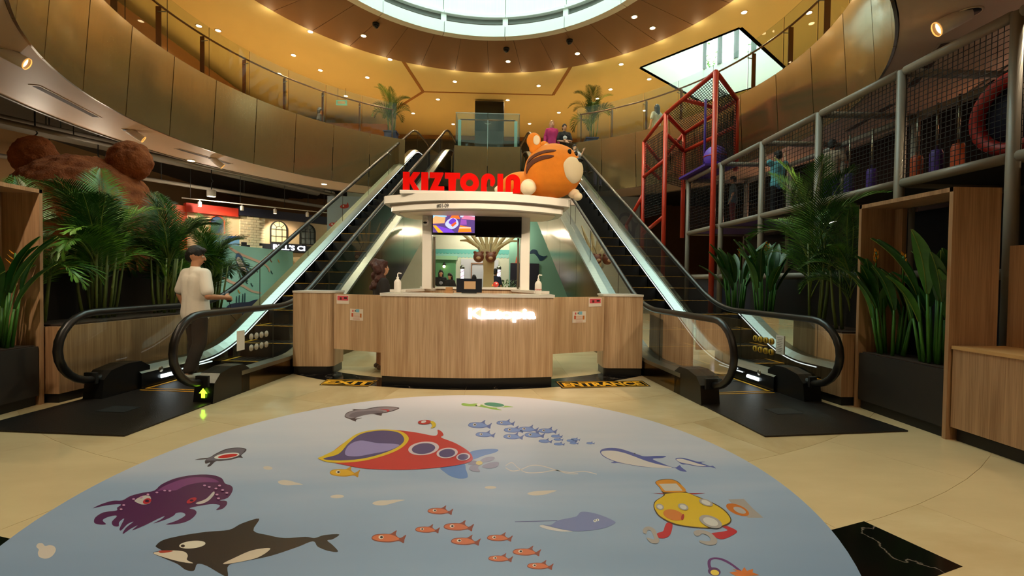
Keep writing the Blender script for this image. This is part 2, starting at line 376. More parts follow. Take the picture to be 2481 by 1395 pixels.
# ---- glass balustrades of the gallery
BRAIL = M('bronze_rail', (120, 84, 54), .3, .8); 
def balustrade(label, a0, a1, n):
    c = pol(6.62, (a0+a1)/2, 6.03); t = thing('glass_balustrade', label, 'railing', c)
    st = (a1-a0)/n
    for k in range(n):
        b0, b1 = a0+k*st+.12, a0+(k+1)*st-.12; mb = MB(); m = 4
        A = [pol(6.60, b0+(b1-b0)*i/m, 6.03) for i in range(m+1)]; B = [pol(6.60, b0+(b1-b0)*i/m, 7.2) for i in range(m+1)]
        A2 = [pol(6.615, b0+(b1-b0)*i/m, 6.03) for i in range(m+1)]; B2 = [pol(6.615, b0+(b1-b0)*i/m, 7.2) for i in range(m+1)]
        mb.strip(A, B, GLASS); p = child(mb.build('glass_pane'), t)
        child(MB().strip(B, [q+Vector((0, 0, .008)) for q in B2], M('glass_edge', (60, 60, 48), .3)).build('glass_edge'), p)
        child(MB().strip([A[0], B[0]], [A2[0], B2[0]], MT['glass_edge']).build('glass_edge'), p)
    for k in range(n+1):
        b = a0+k*st+(.0 if 0 < k < n else (.8 if k == 0 else -.8)); q = pol(6.78, b, 6.0)
        X = Matrix.Translation(q) @ Matrix.Rotation(-radians(b), 4, 'Z')
        p = child(MB().box((0, 0, .5), (.018, .11, 1.0), BRAIL, X=X).build('post'), t)
        child(MB().tube([(-.02, -.17, .88), (-.02, .0, .88)], .011, STEEL, X=X).build('glass_clamp'), p)
    child(MB().tube([pol(6.78, a0+.4+(a1-a0-.8)*i/(n*4), 7.04) for i in range(n*4+1)], .024, BRAIL).build('handrail'), t)
balustrade('curved glass balustrade of the gallery above the plush bear', -24.9-10.28*11, -27.4, 11)
balustrade('curved glass balustrade of the gallery above the playground', 27.4, 24.9+10.28*11, 11)
t = thing('glass_balustrade', 'short straight glass balustrade between the two escalator heads', 'railing', (0, 16.2, 6.0))
for x0, x1 in ((-1.12, -.01), (.01, 1.12)):
    p = child(MB().box(((x0+x1)/2, 16.2, 6.62), (x1-x0, .014, 1.16), GLASS).build('glass_pane'), t)
    child(MB().box(((x0+x1)/2, 16.2, 7.205), (x1-x0, .02, .012), STEEL).build('glass_edge'), p)
for sx in (-1, 1):
    p = child(MB().box((sx*1.12, 16.75, 6.62), (.014, 1.05, 1.16), GLASS).build('glass_pane'), t)
    child(MB().box((sx*1.12, 16.75, 7.205), (.02, 1.05, .012), STEEL).build('glass_edge'), p)
    child(MB().box((sx*1.0, 16.34, 6.5), (.11, .03, 1.0), STEEL).build('post'), t)
child(MB().box((0, 16.3, 6.5), (.02, .03, 1.0), STEEL).tube([(-.1, 16.2, 6.86), (0, 16.3, 6.86), (.1, 16.2, 6.86)], .014, STEEL).build('post'), t)
child(MB().tube([(-.98, 16.34, 7.02), (.98, 16.34, 7.02)], .026, BRAIL).build('handrail'), t)
# ---- upper ceiling with the round opening and the light well
CEIL = M('ceiling_paint', (220, 206, 150), .7, var=.02, vscale=.5)
well = [(5.42, 16.01), (7.47, 13.42), (10.94, 16.28), (8.9, 18.87)]
mb = MB(); circ = [tuple(pol(6.75, a)[:2]) for a in range(0, 360, 4)]
mb.prism([(-13, -8), (13, -8), (13, 24.2), (-13, 24.2)], ZC, ZC+.05, CEIL, holes=(circ, well))
ceil = struct(mb.build('ceiling'), 'warm cream upper ceiling with recessed downlights')
GRV = M('ceiling_groove', (150, 104, 50), .7)
def groove(p, q, wd=.12):
    p, q = Vector((*p, ZC-.006)), Vector((*q, ZC-.006)); d = q-p; a = atan2(d.y, d.x)
    MB().box((p+q)/2, (d.length, wd, .012), GRV, rz=a).build('reveal_strip', ceil)
groove((-2.98, 15.72), (-2.67, 18.61)); groove((-2.67, 18.61), (2.58, 18.59), .08); groove((2.58, 18.59), (2.92, 15.8)); groove((-2.67, 18.61), (-4.3, 20.7))
RING = M('ring_soffit', (138, 102, 70), .6, var=.04, vscale=.8)
rg = struct(ring(MB(), 4.5, 6.8, ZC-.10, ZC+.3, -180, 180, M('ring_core', (60, 45, 30), .8), 4).build('ceiling_ring'), 'brown ring ceiling around the skylight drum, in flat segments')
for k in range(36):
    mb = MB(); ring(mb, 4.5, 6.86, ZC-.115, ZC-.09, k*10+.06, k*10+9.94, RING, 3.33); mb.build('ceiling_panel', rg)
# ---- skylight drum
DRUM = M('drum_panel', (224, 230, 222), .35, var=.06, vscale=1, stretch=(40, 40, .6)); FR = M('white_frame', (232, 236, 230), .4)
mb = MB(); ring(mb, 4.62, 4.8, ZC-.08, 12.6, -180, 180, FR, 6); dr = struct(mb.build('wall_drum'), 'pale skylight drum of tall ribbed panels with a white rim')
for k in range(15):
    a0 = 7+24*k
    for nm, r0, r1, z0, z1, mt in (('drum_panel', 4.52, 4.6, 9.42, 12.55, DRUM), ('rim', 4.38, 4.62, ZC-.13, 9.08, FR), ('rim_cap', 4.42, 4.6, 9.34, 9.42, FR), ('vent_slot', 4.56, 4.6, 9.08, 9.34, M('slot_grey', (120, 122, 116), .5))):
        mb = MB(); ring(mb, r0, r1, z0, z1, a0+.12, a0+23.88, mt, 4); mb.build(nm, dr)
    MB().box((0, 0, 9.21), (.16, .12, .26), FR, X=Matrix.Translation(pol(4.53, a0)) @ Matrix.Rotation(-radians(a0), 4, 'Z')).build('rim_block', dr)
mb = MB(); mb.flat([tuple(pol(4.7, a)[:2]) for a in range(0, 360, 6)], 12.61, GLASS, up=False); o = mb.build('window_skylight'); struct(o, 'round glass skylight closing the drum')
for k in range(-3, 4): MB().box((k*1.25, 9.64, 12.66), (.07, 2*sqrt(4.7**2-(k*1.25)**2), .08), FR).build('glazing_bar', o)
# ---- light well
WW = M('well_white', (240, 244, 240), .6); wl = None
ctr = Vector((sum(p[0] for p in well)/4, sum(p[1] for p in well)/4))
mb = MB()
for i in range(4):
    p, q = Vector(well[i]), Vector(well[(i+1) % 4]); d = q-p; a = atan2(d.y, d.x); mid = (p+q)/2; off = (mid-ctr).normalized()*.06
    top = 11.6 if i != 2 else 10.2
    mb.box((mid.x+off.x, mid.y+off.y, (ZC+top)/2), (d.length+.1, .12, top-ZC), WW, rz=a)
o = struct(mb.build('wall_well'), 'white walls of the square light well in the ceiling')
p, q = Vector(well[2]), Vector(well[3]); d = q-p; a = atan2(d.y, d.x)
for i in range(6):
    c = p+d*(i/5); MB().box((c.x, c.y, 10.9), (.14, .14, 1.4), M('well_post', (120, 128, 126), .5)).build('window_post', o)
MB().box(((p.x+q.x)/2, (p.y+q.y)/2, 11.55), (d.length, .2, .22), MT['well_post'], rz=a).build('window_head', o)
for i in (1, 2): 
    s0 = Vector(well[0]).lerp(Vector(well[1]), i/3); s1 = Vector(well[3]).lerp(Vector(well[2]), i/3); dd = s1-s0
    MB().box(((s0.x+s1.x)/2, (s0.y+s1.y)/2, 11.6), (dd.length, .16, .2), MT['well_post'], rz=atan2(dd.y, dd.x)).build('roof_beam', o)
mb = MB(); mb.flat(well, 11.75, GLASS, up=False); struct(mb.build('window_well'), 'glass roof over the light well')
# ---- outer walls (close the building)
WB = M('upper_wall_paint', (150, 112, 70), .7, var=.04, vscale=.5); WD = M('dark_shopfront', (46, 44, 44), .5)
def wall(name, label, c, d, m): return struct(MB().box(c, d, m).build(name), label)
wall('wall_left', 'brown outer wall behind the shop row', (-13.1, 8.2, 4.4), (.2, 32.4, 9.2), WB); wall('wall_right', 'brown outer wall behind the playground', (13.1, 8.2, 4.4), (.2, 32.4, 9.2), WB)
wall('wall_back', 'far dark wall behind the gallery', (0, 24.3, 4.4), (26, .2, 9.2), WB); wall('wall_behind', 'wall of the concourse', (0, -8.1, 4.4), (26, .2, 9.2), WB)
wall('trim_1', 'dark shop front band along the far gallery wall', (2.5, 24.1, 7.45), (21, .2, 2.3), WD)
wall('wall_gallery', 'brown bulkhead wall of the left gallery shops', (-7.2, 21.3, 7.2), (5.0, .3, 2.35), M('bulkhead_brown', (140, 98, 58), .6))
bl = wall('trim_2', 'brown bulkhead beam over the left gallery', (-9.8, 13.5, 7.95), (.4, 14.5, 1.1), MT['bulkhead_brown']); bl.rotation_euler = (0, 0, 0)
# ================================================================== FLOOR STICKER AND ITS PRINTED SEA
VIN = M('sea_print_sheen', (190, 188, 200), .33); _nt = VIN.node_tree; _b = _nt.nodes['Principled BSDF']
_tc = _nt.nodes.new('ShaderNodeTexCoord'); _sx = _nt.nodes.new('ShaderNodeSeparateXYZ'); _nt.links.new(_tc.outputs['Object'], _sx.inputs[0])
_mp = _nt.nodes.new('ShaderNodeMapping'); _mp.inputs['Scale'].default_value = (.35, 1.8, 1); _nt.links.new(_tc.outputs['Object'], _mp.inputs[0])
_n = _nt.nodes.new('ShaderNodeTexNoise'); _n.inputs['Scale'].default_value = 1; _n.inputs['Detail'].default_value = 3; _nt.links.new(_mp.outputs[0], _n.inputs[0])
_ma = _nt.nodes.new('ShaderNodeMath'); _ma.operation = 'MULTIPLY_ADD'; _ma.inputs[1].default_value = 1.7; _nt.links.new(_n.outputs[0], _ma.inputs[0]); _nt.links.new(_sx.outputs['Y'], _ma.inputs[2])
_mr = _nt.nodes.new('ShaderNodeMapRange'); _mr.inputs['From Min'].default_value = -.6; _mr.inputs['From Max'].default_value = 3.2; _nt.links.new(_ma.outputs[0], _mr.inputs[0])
_r = _nt.nodes.new('ShaderNodeValToRGB'); e = _r.color_ramp.elements; e[0].color = S((124, 148, 180)); e[1].color = S((226, 218, 228)); e.new(.35).color = S((156, 174, 202)); e.new(.62).color = S((208, 206, 218))  # print's own blue-to-lilac ramp, with some reflected sky painted in
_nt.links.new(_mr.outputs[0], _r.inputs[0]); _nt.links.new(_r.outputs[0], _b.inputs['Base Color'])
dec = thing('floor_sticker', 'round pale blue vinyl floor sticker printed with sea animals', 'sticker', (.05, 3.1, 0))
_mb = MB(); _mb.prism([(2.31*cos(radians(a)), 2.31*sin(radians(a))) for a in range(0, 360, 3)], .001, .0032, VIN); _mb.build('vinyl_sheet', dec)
DZ = Vector((.05, 3.1, 0))
PM = {}
def PC(c):
    if c not in PM: PM[c] = M('print_%02x%02x%02x' % c, c, .3, coat=.1)
    return PM[c]
def motif(name, layers, label=None, Z0=.0036, surf=None, parent=None):
    """layers: (colour, points in the photo's frame, smooth?)"""
    mb = MB(); z = Z0
    for L in layers:
        c, pts = L[0], L[1]; sm = L[2] if len(L) > 2 else 6
        if sm: pts = smooth_loop(pts, sm)
        P = [W(x, y, z) for x, y in pts]
        mb.flat([(p.x-.05, p.y-3.1) for p in P], z, PC(c)); z += .0003
    o = mb.build(name, dec, label); o['kind'] = 'stuff'; return o
def ellp(cx, cy, rx, ry, rot=0, n=12):
    a = radians(rot); return [(cx+rx*cos(t)*cos(a)-ry*sin(t)*sin(a), cy+rx*cos(t)*sin(a)+ry*sin(t)*cos(a)) for t in [2*pi*i/n for i in range(n)]]
def crop(ox, oy, k, pts): return [(ox+x/k, oy+y/k) for x, y in pts]
A5 = lambda pts: crop(0, 1045, 3.985, pts); A6 = lambda pts: crop(620, 1045, 3.985, pts); A7 = lambda pts: crop(1240, 1045, 3.985, pts); A8 = lambda pts: crop(760, 960, 4.962, pts); A2 = lambda pts: crop(620, 700, 3.985, pts)
NV = (42, 36, 40)
# orca: body spans both crops -> given in photo pixels
orca = [(378, 1321), (395, 1308), (440, 1297), (500, 1288), (555, 1283), (585, 1268), (628, 1256), (614, 1285), (650, 1296), (690, 1303), (740, 1300), (762, 1303), (785, 1296), (822, 1294), (806, 1306), (793, 1309), (806, 1320), (819, 1336), (795, 1334), (770, 1324), (758, 1311), (720, 1325), (660, 1345), (610, 1356), (555, 1368), (552, 1395), (535, 1390), (500, 1370), (478, 1366), (470, 1382), (450, 1380), (430, 1366), (400, 1353), (371, 1340), (382, 1335), (392, 1333), (380, 1326)]
motif('orca_print', [(NV, orca, 4), ((214, 200, 184), [(372, 1340), (392, 1335), (420, 1333), (446, 1336), (455, 1345), (453, 1356), (468, 1364), (440, 1361), (405, 1352)], 4), ((176, 60, 50), [(385, 1334), (400, 1333), (420, 1334), (405, 1338), (388, 1339)], 3), ((222, 212, 196), ellp(466, 1319, 32, 9, -6)), (NV, ellp(443, 1322, 5, 3.5)), ((206, 190, 172), [(540, 1366), (570, 1350), (610, 1333), (650, 1327), (652, 1333), (625, 1350), (585, 1360)], 4)])
PU, PU2, PU3 = (86, 38, 84), (128, 66, 122), (56, 26, 58)
octo = A5([(900, 740), (980, 700), (1090, 668), (1180, 665), (1260, 622), (1380, 590), (1490, 570), (1560, 510), (1700, 450), (1880, 418), (2040, 418), (2140, 450), (2172, 500), (2235, 525), (2246, 570), (2200, 640), (2120, 665), (2185, 670), (2190, 705), (2150, 745), (2085, 758), (2125, 715), (2060, 700), (1960, 712), (1830, 740), (1880, 755), (1897, 790), (1840, 850), (1740, 888), (1600, 898), (1700, 862), (1790, 810), (1760, 782), (1700, 788), (1680, 810), (1600, 850), (1480, 888), (1560, 845), (1590, 815), (1500, 855), (1400, 905), (1275, 955), (1330, 905), (1260, 940), (1185, 990), (1215, 930), (1290, 870), (1230, 895), (1170, 955), (1155, 935), (1200, 840), (1150, 875), (1145, 915), (1095, 910), (1080, 870), (1130, 815), (1060, 820), (990, 855), (1025, 895), (960, 898), (910, 880), (920, 830), (1000, 780), (1125, 762), (1130, 735), (1170, 705), (1090, 705), (990, 720)])
motif('octopus_print', [(PU, octo, 3), (PU2, A5([(1520, 575), (1600, 520), (1760, 460), (1900, 440), (2040, 450), (2110, 490), (1960, 490), (1800, 520), (1690, 570), (1600, 560)]), 4), ((196, 186, 186), A5([(1300, 665), (1380, 620), (1450, 625), (1450, 690), (1380, 705), (1330, 690)]), 3), ((196, 186, 186), A5([(1890, 690), (1990, 650), (2060, 580), (2070, 605), (2010, 670), (1930, 702)]), 3), ((186, 44, 60), A5(ellp(1420, 672, 42, 26, -20))), ((186, 44, 60), A5(ellp(1850, 665, 52, 22, -25))), (PU3, A5(ellp(1420, 670, 20, 12))), (PU3, A5(ellp(1850, 665, 18, 10)))]+[((206, 150, 190), A5(ellp(x, y, 14, 8)), 3) for x, y in ((1640, 572), (1590, 570), (1515, 588), (1428, 607), (1365, 634), (1290, 652), (1195, 710), (1170, 750), (1975, 520), (2020, 535), (2085, 550), (2150, 565), (2095, 608), (2190, 592), (2110, 645), (2120, 522))])
# sharks
GR, GR2, LN = (146, 134, 146), (112, 102, 116), (70, 58, 70)
motif('shark_print', [(LN, A8([(372, 235), (400, 195), (480, 165), (460, 150), (560, 155), (640, 148), (760, 125), (920, 122), (1015, 132), (1025, 148), (960, 175), (880, 195), (825, 205), (815, 232), (770, 225), (715, 212), (640, 220), (540, 245), (500, 265), (585, 258), (515, 280), (508, 302), (470, 290), (420, 268), (385, 255)]), 4), (GR, A8([(380, 235), (410, 200), (500, 168), (640, 155), (780, 132), (920, 128), (1010, 140), (950, 168), (870, 188), (720, 206), (600, 224), (480, 258), (420, 258)]), 4), (GR2, A8([(425, 235), (480, 195), (600, 178), (760, 170), (835, 176), (820, 196), (700, 204), (580, 224), (490, 252)]), 4), ((190, 46, 66), A8([(795, 148), (850, 152), (905, 160), (912, 172), (882, 186), (876, 168), (830, 158)]), 3)])
motif('shark_print', [(LN, A5([(1882, 274), (1950, 258), (2020, 250), (2080, 215), (2180, 170), (2290, 155), (2370, 165), (2374, 190), (2330, 230), (2345, 254), (2300, 252), (2240, 270), (2130, 285), (2080, 290), (2030, 335), (2000, 335), (2030, 300), (1985, 310), (1980, 280), (2010, 268)]), 4), (GR2, A5([(1985, 275), (2080, 225), (2190, 176), (2300, 160), (2362, 172), (2350, 200), (2310, 235), (2220, 266), (2080, 280)]), 4), ((232, 226, 222), A5(ellp(2190, 235, 122, 26, -8))), ((206, 40, 40), A5(ellp(2200, 236, 96, 17, -8)))])
# whales
BL = (84, 96, 168); WH = (214, 204, 204)
motif('whale_print', [(BL, A7([(852, 200), (870, 172), (940, 158), (1040, 165), (1140, 195), (1220, 222), (1280, 240), (1400, 235), (1490, 238), (1450, 256), (1360, 266), (1460, 310), (1570, 348), (1620, 325), (1638, 345), (1690, 388), (1620, 378), (1570, 352), (1450, 350), (1250, 340), (1050, 305), (990, 306), (957, 300), (985, 288), (940, 270), (880, 238)]), 4), (WH, A7([(862, 200), (900, 186), (980, 186), (1080, 205), (1180, 240), (1300, 285), (1420, 318), (1550, 348), (1400, 350), (1220, 332), (1050, 300), (950, 268), (885, 232)]), 4), (NV, A7(ellp(1187, 213, 7, 5)), 2)])
motif('whale_print', [(BL, A7([(1580, 268), (1600, 255), (1660, 256), (1740, 276), (1790, 290), (1868, 291), (1830, 302), (1880, 322), (1920, 335), (1940, 330), (1970, 357), (1920, 342), (1850, 342), (1760, 332), (1690, 318), (1650, 318), (1620, 302)]), 4), (WH, A7([(1588, 270), (1640, 264), (1720, 285), (1800, 310), (1880, 333), (1800, 332), (1700, 312), (1630, 298)]), 4)])
# ray
RY = (122, 132, 182)
motif('ray_print', [((96, 100, 150), A7([(30, 868), (240, 862), (440, 856), (440, 864), (240, 870), (30, 874)]), 0), ((206, 200, 204), A7([(268, 915), (300, 903), (370, 920), (480, 945), (590, 962), (480, 965), (350, 945)]), 4), (RY, A7([(300, 900), (380, 900), (440, 860), (540, 838), (625, 818), (660, 780), (720, 775), (820, 795), (930, 835), (996, 870), (990, 890), (900, 930), (760, 955), (600, 962), (470, 940), (360, 912)]), 4), ((230, 230, 230), A7(ellp(803, 862, 16, 12))), ((230, 230, 230), A7(ellp(828, 854, 16, 12))), (NV, A7(ellp(803, 862, 6, 6)), 3), (NV, A7(ellp(828, 854, 6, 6)), 3)])
# red submarine, cockpit left empty
RD, YE, IN_ = (204, 48, 52), (226, 188, 44), (80, 70, 124)
motif('submarine_print', [((98, 138, 202), A8([(1850, 700), (1900, 660), (2000, 640), (2140, 630), (2220, 642), (2180, 675), (2050, 710), (1900, 760)]), 4), ((98, 138, 202), A8([(1530, 850), (1580, 915), (1660, 965), (1760, 988), (1840, 978), (1852, 945), (1830, 880), (1790, 800)]), 4), ((140, 132, 158), A8([(1850, 815), (1920, 770), (1990, 800), (1930, 822)]), 3), ((150, 146, 174), A8([(2000, 775), (2060, 735), (2150, 725), (2178, 745), (2130, 775), (2040, 790)]), 4), ((150, 146, 174), A8([(2025, 835), (2120, 795), (2220, 790), (2215, 835), (2150, 862), (2060, 860)]), 4), ((150, 146, 174), A8([(1990, 820), (1900, 830), (1868, 870), (1920, 900), (2000, 902), (1975, 860)]), 4), ((222, 196, 124), A8(ellp(1990, 800, 40, 24))),
 (RD, A8([(60, 745), (200, 680), (360, 560), (560, 450), (800, 402), (1000, 405), (1240, 435), (1440, 472), (1490, 450), (1490, 400), (1540, 425), (1560, 465), (1535, 495), (1700, 560), (1850, 650), (1910, 730), (1880, 785), (1700, 830), (1450, 860), (1150, 880), (900, 880), (600, 865), (380, 825), (200, 785)]), 5), (YE, A8([(55, 745), (110, 715), (260, 640), (380, 545), (520, 450), (700, 405), (900, 398), (1060, 425), (1140, 490), (1120, 560), (1020, 640), (850, 710), (620, 770), (380, 795), (180, 790)]), 5), (IN_, A8([(120, 745), (300, 690), (420, 560), (560, 455), (740, 415), (900, 412), (1030, 440), (1085, 500), (1070, 560), (970, 630), (800, 695), (600, 745), (380, 768), (200, 766)]), 5), ((150, 138, 196), A8([(380, 700), (420, 590), (560, 530), (760, 560), (960, 570), (1030, 590), (900, 650), (700, 690), (520, 720)]), 5)]
 +[x for cx, cy, rx, ry in ((1322, 625, 186, 80), (1605, 680, 128, 62), (1798, 726, 84, 45)) for x in (((216, 196, 206), A8(ellp(cx, cy, rx, ry, -6)), 4), (IN_, A8(ellp(cx-2, cy+2, rx*.76, ry*.8, -6)), 4))]+[((190, 36, 44), A8(ellp(1335, 308, 82, 26, -3))), ((222, 206, 210), A8(ellp(1322, 304, 32, 15, -15))), (YE, A8([(1400, 305), (1440, 300), (1468, 330), (1460, 365), (1405, 380), (1430, 350)]), 3)])
def fishp(x, y, s, c, c2, eye=True):
    L = [(c2, [(x-36*s, y), (x-28*s, y-7*s), (x-6*s, y-9*s), (x+8*s, y-9*s), (x+22*s, y-17*s), (x+20*s, y-7*s), (x+30*s, y+1*s), (x+44*s, y-7*s), (x+40*s, y+4*s), (x+38*s, y+13*s), (x+27*s, y+8*s), (x+8*s, y+11*s), (x-16*s, y+10*s), (x-32*s, y+6*s)], 3), (c, [(x-34*s, y), (x-26*s, y-5.5*s), (x-4*s, y-7.5*s), (x+12*s, y-6*s), (x+26*s, y+1*s), (x+26*s, y+5*s), (x+6*s, y+8.5*s), (x-16*s, y+8*s), (x-30*s, y+4*s)], 3)]
    if eye: L += [((230, 216, 204), ellp(x-14*s, y-1*s, 6*s, 4.2*s), 2), (NV, ellp(x-13*s, y-1*s, 3.4*s, 2.6*s), 2)]
    return L
OR, OR2 = (206, 110, 72), (140, 66, 50)
for x, y, s in ((938, 1302, 1.05), (1033, 1282, .75), (1064, 1237, .78), (1108, 1275, .92), (1125, 1310, .9), (1208, 1302, .78), (1210, 1352, .75), (1273, 1336, .86), (1306, 1370, .8)): motif('orange_fish_print', fishp(x, y, s, OR, OR2))
for x, y, s in ((832, 1144, .92), (932, 1125, .95)): motif('yellow_fish_print', fishp(x, y, s, (226, 172, 44), (196, 140, 40)))
BF, BF2 = (120, 150, 214), (84, 108, 178)
for x, y, s in ((1160, 1029, .72), (1223, 1024, .56), (1278, 1039, .62), (1174, 1052, .6), (1243, 1041, .62), (1242, 1057, .62), (1325, 1043, .58), (1293, 1053, .62), (1320, 1068, .42), (1348, 1056, .36), (1352, 1064, .3), (1354, 1075, .34), (1385, 1067, .34), (1393, 1064, .3), (1390, 1073, .28), (1430, 1073, .26)): motif('blue_fish_print', fishp(x, y, s, BF, BF2, s > .5))
motif('turtle_print', [((150, 190, 90), A8([(1775, 95), (1800, 80), (1880, 92), (1950, 85), (2030, 100), (2150, 90), (2290, 110), (2400, 126), (2300, 132), (2200, 140), (2262, 165), (2180, 160), (2080, 140), (1980, 122), (1860, 120), (1800, 112)]), 4), ((226, 222, 216), A8(ellp(2160, 103, 136, 30, 5))), ((70, 148, 126), A8(ellp(2170, 99, 122, 24, 5))), ((232, 228, 224), A8(ellp(1982, 103, 24, 14))), (NV, A8(ellp(1955, 112, 12, 9)))])
# yellow diving machine
YL, GY, LN2 = (216, 180, 34), (164, 156, 154), (84, 60, 40)
motif('yellow_submersible_print', [(GY, A7([(2090, 655), (2240, 650), (2330, 745), (2430, 832), (2280, 832), (2120, 690)]), 0), ((200, 110, 36), A7(ellp(2180, 755, 118, 46, 22))), ((176, 170, 172), A7(ellp(2200, 760, 64, 26, 22))), ((166, 40, 52), A7([(1360, 596), (1520, 594), (1870, 594), (1760, 606), (1500, 606)]), 0), ((186, 36, 48), A7([(1500, 880), (1550, 890), (1545, 950), (1525, 1000), (1480, 1028), (1420, 1026), (1400, 985), (1460, 962), (1475, 920)]), 3), ((186, 36, 48), A7([(1950, 880), (2060, 905), (2170, 955), (2150, 990), (2040, 1038), (1960, 1020), (1915, 985), (2040, 965), (2080, 945)]), 3),
 (GY, A7([(1265, 950), (1290, 922), (1340, 920), (1385, 950), (1405, 1000), (1425, 1050), (1400, 1080), (1340, 1072), (1300, 1025), (1350, 1035), (1375, 1040), (1365, 1000), (1340, 955), (1310, 955), (1300, 985), (1272, 980)]), 3), (GY, A7([(1755, 975), (1785, 952), (1860, 955), (1930, 985), (1980, 1040), (1970, 1085), (1900, 1096), (1820, 1070), (1815, 1050), (1880, 1060), (1920, 1050), (1900, 1010), (1840, 985), (1810, 1005), (1775, 1005)]), 3),
 (LN2, A7([(1368, 720), (1385, 670), (1460, 620), (1455, 590), (1420, 530), (1385, 492), (1430, 465), (1540, 460), (1620, 495), (1690, 585), (1790, 625), (1950, 690), (2060, 760), (2118, 840), (2100, 890), (2010, 925), (1880, 935), (1700, 920), (1550, 890), (1430, 825), (1385, 770)]), 5), (YL, A7([(1376, 720), (1395, 672), (1470, 622), (1500, 600), (1680, 592), (1780, 628), (1940, 695), (2050, 765), (2108, 840), (2090, 882), (2000, 916), (1880, 926), (1700, 912), (1560, 882), (1440, 820), (1395, 768)]), 5), ((214, 140, 40), A7([(1390, 492), (1430, 470), (1540, 465), (1612, 496), (1680, 580), (1470, 584), (1430, 540)]), 3), ((196, 188, 180), A7([(1420, 505), (1590, 502), (1650, 572), (1480, 574)]), 0), ((206, 120, 50), A7(ellp(1560, 805, 100, 50, 14))), ((170, 50, 44), A7(ellp(1650, 825, 14, 30, 14)))]
 +[x for cx, cy, rx, ry in ((1430, 727, 40, 28), (1655, 727, 52, 30), (1875, 685, 70, 30), (1920, 870, 115, 54)) for x in ((GY, A7(ellp(cx, cy, rx, ry, 20))), ((208, 204, 200), A7(ellp(cx, cy, rx*.66, ry*.66, 20))))])
# angler lure at the near rim, bubbles, wake ribbon
motif('angler_lure_print', [((96, 40, 110), A7([(1890, 1255), (1920, 1222), (1980, 1215), (2060, 1235), (2150, 1290), (2240, 1365), (2215, 1368), (2130, 1300), (2040, 1250), (1970, 1232), (1925, 1245), (1920, 1290), (1935, 1325), (1900, 1325)]), 3), ((84, 40, 100), A7(ellp(1955, 1352, 62, 40, 10))), ((226, 196, 70), A7(ellp(1960, 1362, 42, 26, 10))), ((206, 110, 40), A7([(2100, 1360), (2180, 1350), (2130, 1325), (2220, 1345), (2245, 1308), (2270, 1345), (2330, 1325), (2325, 1360), (2390, 1385), (2250, 1395), (2160, 1392)]), 0)])
CRM = (214, 200, 190)
for i, pts in enumerate((A5([(350, 1110), (370, 1080), (410, 1080), (435, 1105), (480, 1097), (525, 1110), (538, 1150), (500, 1205), (440, 1228), (380, 1210), (365, 1170), (375, 1140)]), A6([(212, 485), (260, 468), (330, 475), (380, 490), (455, 512), (380, 516), (300, 520), (240, 510)]), A6([(1125, 692), (1180, 668), (1280, 664), (1340, 658), (1440, 660), (1380, 675), (1330, 690), (1240, 712), (1160, 710)]), A6(ellp(785, 627, 66, 17, -2)), A6(ellp(115, 352, 45, 17, 5)), A6(ellp(2265, 540, 55, 14, 0)), A7([(150, 600), (200, 580), (300, 572), (430, 568), (380, 590), (300, 612), (200, 616)]))): motif('bubble_print', [(CRM, pts, 4)])
def ribbon(name, pts, wd, c):
    P = smooth_loop(pts, 6, False); mb = MB(); A = []; B = []
    for i, p in enumerate(P): A.append(W(p[0], p[1]-wd, .0036)-DZ); B.append(W(p[0], p[1]+wd, .0036)-DZ)
    mb.strip(B, A, PC(c)); mb.build(name, dec)['kind'] = 'stuff'
ribbon('wake_print', A7([(-60, 330), (0, 300), (60, 350), (140, 395), (280, 395), (420, 375), (560, 395), (700, 385), (820, 412)]), 1.0, (222, 208, 206))
ribbon('wake_print', A7([(-60, 350), (0, 380), (80, 370), (180, 330), (280, 330), (420, 370), (540, 405), (640, 408)]), 1.0, (222, 208, 206))
# ================================================================== FLOOR SIGNS
def floor_sign(label, name, corners, txt, size, off):
    C = [W(x, y, 0) for x, y in corners]; c = sum(C, Vector())/4; t = thing(name, label, 'floor sign', (c.x, c.y, 0))
    ctr = Vector((c.x, c.y)); yl = M('sign_yellow', (240, 180, 44), .6, spec=.2); bk = M('sign_black', (12, 10, 9), .7, spec=.1)
    q = [(p.x-c.x, p.y-c.y) for p in C]; MB().prism(q, .0012, .0024, bk).build('backing', t)
    inn = [(x*.965, y*.84) for x, y in q]; inn2 = [(x*.95, y*.75) for x, y in q]
    MB().flat(inn, .0028, yl, holes=(inn2,)).build('border', t)
    ux = Vector((q[3][0]-q[0][0], q[3][1]-q[0][1])) if False else (Vector(q[2])-Vector(q[3])+Vector(q[1])-Vector(q[0])).normalized(); uy = (Vector(q[0])-Vector(q[3])+Vector(q[1])-Vector(q[2]))
    if uy.y < 0: uy = -uy
    uy.normalize()
    X = Matrix(((ux.x, uy.x, 0, 0), (ux.y, uy.y, 0, 0), (0, 0, 1, .0031), (0, 0, 0, 1)))
    tm = text_mb(txt, size, .0004, yl, Matrix.Identity(4), offset=off); xs = [v.x for v in tm.v]; ys = [v.y for v in tm.v]; mx, my = (max(xs)+min(xs))/2, (max(ys)+min(ys))/2
    wd = (Vector(q[1])-Vector(q[0])).length*.88/(max(xs)-min(xs)); hg = abs(uy.dot(Vector(q[0])-Vector(q[3])))*.56/(max(ys)-min(ys))
    for v in tm.v: v.x, v.y, v.z = (v.x-mx)*wd, (v.y-my)*hg, v.z
    tm.v = [X @ v for v in tm.v]; o = tm.build('lettering', t); o['kind'] = 'stuff'
floor_sign('black and yellow floor sign reading EXIT before the exit gate', 'exit_floor_sign', ((793, 918), (918, 921), (891, 937), (773, 933)), 'EXIT', .3, .012)
